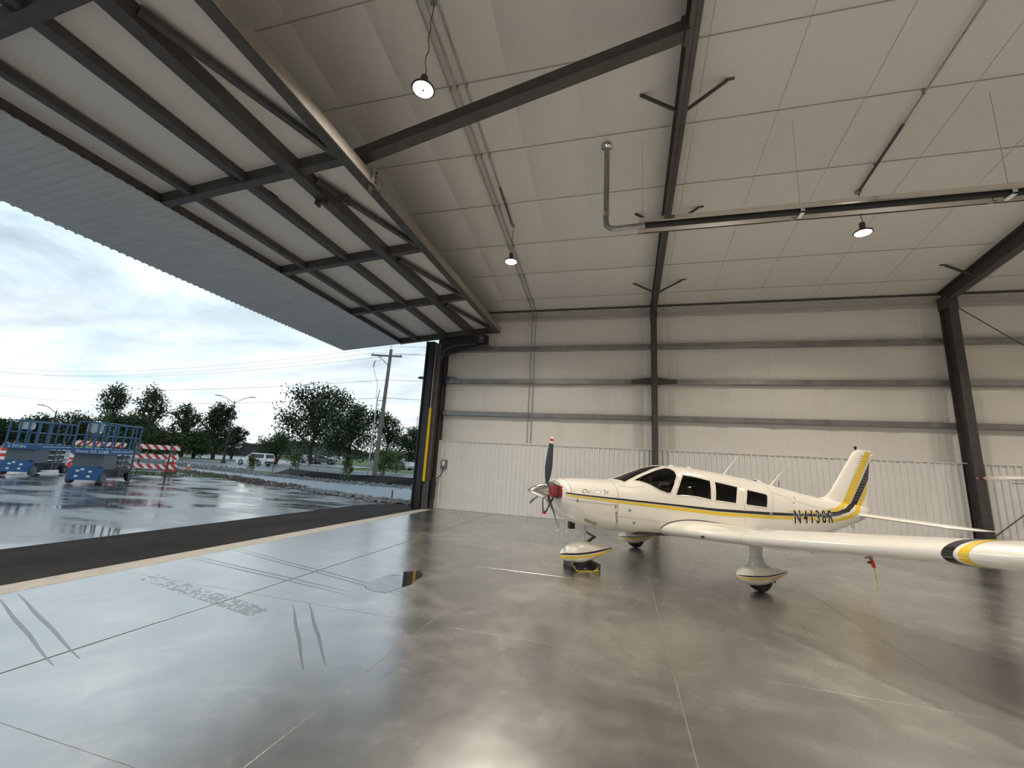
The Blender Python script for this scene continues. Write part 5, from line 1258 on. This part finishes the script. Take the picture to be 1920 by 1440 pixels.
build('antenna', MB().bar(-ca * .3 + Vector((0, 0, 12.4)), ca * 1.3 + Vector((0, 0, 12.4)), .05, .05).tube([ca * 1.3 + Vector((0, 0, 12.2)), ca * 1.3 + Vector((0, 0, 13.4))], .04, 6), GALV, o)
# ------------------------------------------------------------------ vehicles
CARW = mat('white_car_paint', (.72, .74, .76), .25, coat=.5); CGL = mat('car_glass', (.012, .014, .016), .08); TAIL = mat('tail_light', (.5, .02, .02), .3, emit=(1, .12, .1), es=.5)
CARG = mat('grey_car_paint', (.25, .27, .29), .3, coat=.5)
def car(label, loc, rz, kind='suv', paint=CARW, group=None):
    o = thing({'suv': 'car', 'truck': 'pickup_truck', 'sedan': 'car'}[kind], label, 'truck' if kind == 'truck' else 'car', (*loc, 0), rz, group)
    L_, W, H = {'suv': (5.2, 1.0, 1.85), 'truck': (5.6, 1.0, 1.85), 'sedan': (4.7, .92, 1.45)}[kind]; l = L_ / 2
    low = [(l, .40), (l, .78), (l - .2, 1.0), (l - 1.55, 1.10), (-l + .05, 1.10), (-l, .95), (-l, .45), (-l + .15, .30), (l - .15, .28)]
    b = MB(); b.loft([[(x, y * W, z) for x, z in [(px_ * (1 - .02 * (abs(y) > .95)), pz_) for px_, pz_ in low]] for y in (-1, -.94, .94, 1)])
    bd = build('body', b, paint, o, smooth=True, ang=50)
    cab = {'suv': [(l - 1.6, 1.08), (l - 2.35, H - .08), (l - 2.7, H), (-l + .5, H), (-l + .28, H - .1), (-l + .05, 1.08)], 'truck': [(l - 1.7, 1.08), (l - 2.3, H - .06), (l - 2.6, H), (-.3, H), (-.62, H - .1), (-.72, 1.08)], 'sedan': [(l - 1.3, 1.0), (l - 2.1, H - .05), (l - 2.5, H), (-l + 1.4, H), (-l + .6, 1.0)]}[kind]
    cb_ = MB(); cb_.loft([[(x, y * (W if z < 1.2 else W * .86), z) for x, z in cab] for y in (-1, 1)]); cbn = build('cabin', cb_, paint, o, smooth=True, ang=40)
    xa, xb = max(p[0] for p in cab), min(p[0] for p in cab)
    for sd in (-1, 1):
        q0, q1 = W * .985, W * .885
        for (x0, x1) in (((l - 2.05, .25), (.17, -.75), (-.83, -l + .35)) if kind == 'suv' else ((l - 2.05, .5), (.42, -.5))):
            build('side_window', MB().prism([(x0, sd * (q0 - .004), 1.14), (x0 - (.22 if x0 > .3 else 0), sd * (q1 + .012), H - .14), (x1 + .02, sd * (q1 + .012), H - .14), (x1, sd * (q0 - .004), 1.14)], (0, sd * .012, 0)), CGL, cbn)
        for x in (l - .95, -l + 1.05):
            wv = build('wheel', MB().lathe([(.2, -.13), (.36, -.12), (.385, -.06), (.385, .06), (.36, .12), (.2, .13)], (x, sd * (W - .12), .385), (0, 1, 0), 20), RUBBER, o, smooth=True)
            build('rim', MB().lathe([(.001, .0), (.20, .012), (.23, 0)], (x, sd * (W + .012), .385), (0, sd, 0), 14), GALV, wv)
            build('wheel_arch', MB().lathe([(.385, 0), (.46, 0), (.46, .006)], (x, sd * (W + .002), .40), (0, sd, 0), 18), BLACK, o)
        build('tail_light', MB().box(-l - .012, -l + .06, sd * W * .78 - .12, sd * W * .78 + .12, .82, 1.12), TAIL, o)
        build('head_lamp', MB().box(l - .06, l + .012, sd * W * .72 - .16, sd * W * .72 + .16, .74, .92), GALV, o)
    if kind != 'truck':
        xr = xb; build('rear_window', MB().prism([(-l + .06, -W * .8, 1.16), (-l + .06, W * .8, 1.16), (-l + .26, W * .74, H - .16), (-l + .26, -W * .74, H - .16)] if kind == 'suv' else [(-l + .64, -W * .75, 1.05), (-l + .64, W * .75, 1.05), (-l + 1.34, W * .7, H - .05), (-l + 1.34, -W * .7, H - .05)], (-.03, 0, .01)), CGL, cbn)
    else:
        build('bed_wall', MB().box(-l, -.75, -W, -W + .08, 1.0, 1.28).box(-l, -.75, W - .08, W, 1.0, 1.28).box(-l, -l + .08, -W, W, 1.0, 1.28), paint, o)
    build('bumper', MB().box(-l - .07, -l + .05, -W * .96, W * .96, .42, .66), BLACK if kind == 'suv' else GALV, o)
    build('windscreen', MB().prism([(cab[0][0] - .05, -W * .85, 1.12), (cab[0][0] - .05, W * .85, 1.12), (cab[1][0] + .03, W * .76, H - .12), (cab[1][0] + .03, -W * .76, H - .12)], (.03, 0, .02)), CGL, cbn)
    build('licence_plate', MB().box(-l - .085, -l - .07, -.16, .16, .68, .80), WHITE, o)
    return o
car('white sport utility car with lit tail light stopped on the road', at(482, 57), math.radians(183), 'suv').scale = (.76, .76, .76)
car('small white pickup truck far off on the lawn right of the pole', at(746, 70), math.radians(175), 'truck')
car('grey parked car half hidden under the large tree', at(606, 82), math.radians(30), 'sedan', CARG)
car('white parked car under the large tree beside the grey car', at(583, 86), math.radians(25), 'sedan')
car('white parked car peeking out between the dark trunks', at(637, 90), math.radians(20), 'sedan')
bp_ = at(447, 150); bl = thing('building', 'low dark grey building with white and red sign beyond the road', 'building', (*bp_, 0), math.radians(35))
build('walls', MB().box(-9, 9, -5, 5, 0, 3.3), mat('dark_siding', (.035, .037, .042), .7, var=.2), bl); build('roof', MB().box(-9.3, 9.3, -5.3, 5.3, 3.3, 3.55), STEEL, bl)
for k in range(4): build('window', MB().box(-7.5 + k * 4, -6 + k * 4, -5.06, -4.98, .6, 2.0), mat('brick_bay', (.10, .05, .035), .6) if k == 0 else bpy.data.materials['brick_bay'], bl)
sg = build('sign', MB().box(-1.6, 1.9, -5.25, -5.02, 2.1, 4.2), WHITE, bl); build('sign_emblem', MB().ball((-.9, -5.27, 3.3), .5, 12, 8, (1, .08, 1.1)), REDT, sg); build('sign_band', MB().box(-.1, 1.7, -5.28, -5.25, 2.6, 3.1), REDT, sg)
# ------------------------------------------------------------------ traffic control
RW = stripe_mat('barricade_stripes', (.82, .80, .78), (.62, .03, .02), 2.6, 1.0)
RWR = stripe_mat('barricade_stripes_reversed', (.82, .80, .78), (.62, .03, .02), 2.6, -1.0)
def barricade(label, loc, rz, w, m_):
    o = thing('barricade', label, 'barricade', (*loc, 0), rz, 'striped road barricades')
    for z in (.52, 1.02, 1.52): build('board', MB().box(-w / 2, w / 2, -.02, .02, z - .12, z + .12), m_, o)
    for x in (-w / 2 + .25, w / 2 - .25):
        build('upright', MB().bar((x, .04, 0), (x, .04, 1.75), .05, .05), STEEL, o); build('foot', MB().bar((x, -.6, .03), (x, .65, .03), .06, .06), STEEL, o)
    return o
fa = math.atan2(RIGHT.y, RIGHT.x)
barricade('red and white striped barricade right of the near scissor lift', at(298, 29.3), fa + .25, 2.05, RW)
barricade('red and white striped barricade seen through the near scissor lift rails', at(188, 31), fa + .1, 2.6, RWR)
def drum(label, loc):
    o = thing('traffic_drum', label, 'drum', (*loc, 0), 0, 'red and white traffic drums')
    prof = [(.29, .08, .36, REDT), (.275, .36, .52, WHITE), (.265, .52, .70, REDT), (.255, .70, .84, WHITE), (.245, .84, 1.02, REDT)]
    build('base', MB().lathe([(.38, 0), (.38, .06), (.30, .09), (.0, .09)], (0, 0, 0), (0, 0, 1), 18), RUBBER, o)
    for r, a, b, mm in prof: build('band', MB().lathe([(r, a), (r - .012, b)], (0, 0, 0), (0, 0, 1), 20), mm, o, smooth=True)
    build('lid', MB().lathe([(.235, 1.02), (.2, 1.05), (.0, 1.05)], (0, 0, 0), (0, 0, 1), 18), REDT, o); build('handle', MB().bar((-.1, 0, 1.09), (.1, 0, 1.09), .04, .08), REDT, o)
drum('red and white traffic drum at the left of the far scissor lift', at(20, 37)); drum('red and white traffic drum between the two scissor lifts', at(150, 34)); drum('red and white traffic drum behind the right end of the barricade', at(327, 33))
o = thing('traffic_cone', 'small orange traffic cone right of the barricades', 'cone', (*at(361, 39.5), 0)); o.scale = (.75, .75, .75)
ORA = mat('cone_orange', (.75, .10, .02), .45); build('base', MB().box(-.2, .2, -.2, .2, 0, .04), ORA, o); build('body', MB().lathe([(.15, .04), (.03, .72), (.0, .72)], (0, 0, 0), (0, 0, 1), 16), ORA, o, smooth=True); build('collar', MB().lathe([(.113, .30), (.085, .46)], (0, 0, 0), (0, 0, 1), 16), WHITE, o)
for u, d, lb, rz in ((322, 23.6, 'thin dark signpost in front of the barricade', 0), (256, 22.6, 'thin dark signpost beside the near scissor lift', .1)):
    o = thing('signpost', lb, 'post', (*at(u, d), 0), rz); build('post', MB().bar((0, 0, 0), (0, 0, 1.75), .045, .045), STEEL, o); build('foot_plate', MB().box(-.15, .15, -.15, .15, -.02, .01), STEEL, o)
# ------------------------------------------------------------------ scissor lifts
LB = mat('lift_blue', (.012, .085, .23), .4, var=.15); LBR = mat('lift_rail_blue', (.02, .085, .19), .4); LG = mat('lift_grey', (.11, .125, .14), .5, var=.1); LDK = mat('lift_dark', (.02, .022, .026), .5); LT = mat('lift_tyre', (.12, .12, .115), .7)
def lift_text(txt, size, parent, loc, rot, m_, name='lettering'):
    cu = bpy.data.curves.new('t', 'FONT'); cu.body = txt; cu.size = size; cu.extrude = .003; cu.resolution_u = 2
    to = bpy.data.objects.new('t', cu); S.collection.objects.link(to); C.view_layer.update(); me = bpy.data.meshes.new_from_object(to.evaluated_get(C.evaluated_depsgraph_get())); bpy.data.objects.remove(to)
    me.materials.append(m_); o = bpy.data.objects.new(name, me); S.collection.objects.link(o); o.parent = parent; o.location = loc; o.rotation_euler = rot; return o
def lift(label, loc, rz, txt, sx=1.0):
    """long axis = +x (away from the end plate), end plate faces -x"""
    o = thing('scissor_lift', label, 'lift', (*loc, 0), rz, 'blue scissor lifts'); L_, W = 2.72, .95
    build('end_plate', MB().box(0, .30, -W / 2, W / 2, .16, .62).box(.0, .26, -W / 2 + .1, W / 2 - .1, .62, .66), LB, o)
    for y, z in ((-.2, .48), (-.17, .3), (.18, .5), (.2, .3), (.05, .56)): build('decal', MB().box(-.006, 0, y - .05, y + .05, z - .035, z + .035), WHITE, o)
    build('chassis', MB().box(.3, L_ - .05, -W / 2 + .1, W / 2 - .1, .2, .52), LDK, o)
    for x in (.28, L_ - .30):
        for sd in (-1, 1):
            t = build('wheel', MB().lathe([(.08, -.07), (.18, -.07), (.2, -.04), (.2, .04), (.18, .07), (.08, .07)], (x, sd * (W / 2 + .0), .2), (0, 1, 0), 18), LT if x < 1 else RUBBER, o, smooth=True); build('hub', MB().lathe([(.001, 0), (.1, 0), (.11, -.02)], (x, sd * (W / 2 + .075), .2), (0, sd, 0), 12), LG, t)
    build('end_cover', MB().box(.14, .2, -W / 2 + .02, W / 2 - .02, .66, 1.16), LG, o)
    build('side_cover', MB().box(.2, 1.15, -W / 2 + .03, -W / 2 + .06, .55, 1.14), LG, o)
    for k in range(5):
        z = .58 + k * .115
        for sd in (-1, 1): build('scissor_arm', MB().bar((.3, sd * .3, z), (L_ - .15, sd * .3, z + (.05 if k % 2 else -.0)), .05, .085), LG if k % 2 else LDK, o)
    ld = MB()
    for y in (-W / 2 - .02, -W / 2 - .02): pass
    for x in (1.45, 1.82): ld.bar((x - .05, -W / 2 - .03, .22), (x + .05, -W / 2 - .03, 1.15), .03, .05)
    for k in range(4): ld.bar((1.42, -W / 2 - .03, .35 + k * .22), (1.86, -W / 2 - .03, .35 + k * .22), .03, .03)
    build('ladder', ld, LG, o)
    dk = build('platform', MB().box(-.05, L_ + .02, -W / 2 - .02, W / 2 + .02, 1.14, 1.36), LB, o)
    build('toe_strip', MB().box(.5, L_ - .2, -W / 2 - .03, -W / 2 - .02, 1.25, 1.27), WHITE, dk)
    T_ = 2.36
    for z in (T_, 1.86):
        for sd in (-1, 1): build('rail', MB().tube([(-.03, sd * W / 2, z), (L_, sd * W / 2, z)], .022, 8), LBR, o)
        for x in (-.03, L_): build('rail', MB().tube([(x, -W / 2, z), (x, W / 2, z)], .022, 8), LBR, o)
    for x in (-.03, .65, 1.3, 1.9, L_):
        for sd in (-1, 1): build('stanchion', MB().bar((x, sd * W / 2, 1.36), (x, sd * W / 2, T_), .05, .05), LBR, o)
    for y in (-.14, .14): build('stanchion', MB().bar((-.03, y, 1.36), (-.03, y, T_), .04, .04), LBR, o)
    build('control_box', MB().box(.02, .14, -.22, .22, 1.98, 2.3), mat('panel_grey', (.42, .45, .46), .5), o)
    build('manual_box', MB().box(.9, 1.1, .25, .4, 2.05, 2.25), WHITE, o)
    build('gate_bar', MB().tube([(L_ - .5, -W / 2, 2.36), (L_ - .45, -W / 2 - .02, 1.9), (L_ - .5, -W / 2, 1.5)], .025, 7), LBR, o)
    lift_text(txt, .16, dk, (-.056, .36, 1.19), (math.pi / 2, 0, -math.pi / 2), WHITE)
    return o
u_ = Vector((-.588, .809)); az = math.atan2(u_.y, u_.x)
w_ = Vector((-.809, -.588))
def lift_at(fr, label, txt):
    fr = Vector(fr); c = fr + w_ * .475 - u_ * .28; return lift(label, (c.x, c.y), az, txt)
lift_at((-19.72, 12.01), 'nearer blue scissor lift, right of the pair on the wet concrete', 'Genie GS-3268')
lift_at((-25.0, 12.6), 'farther blue scissor lift, left of the pair on the wet concrete', '2 TITAN')
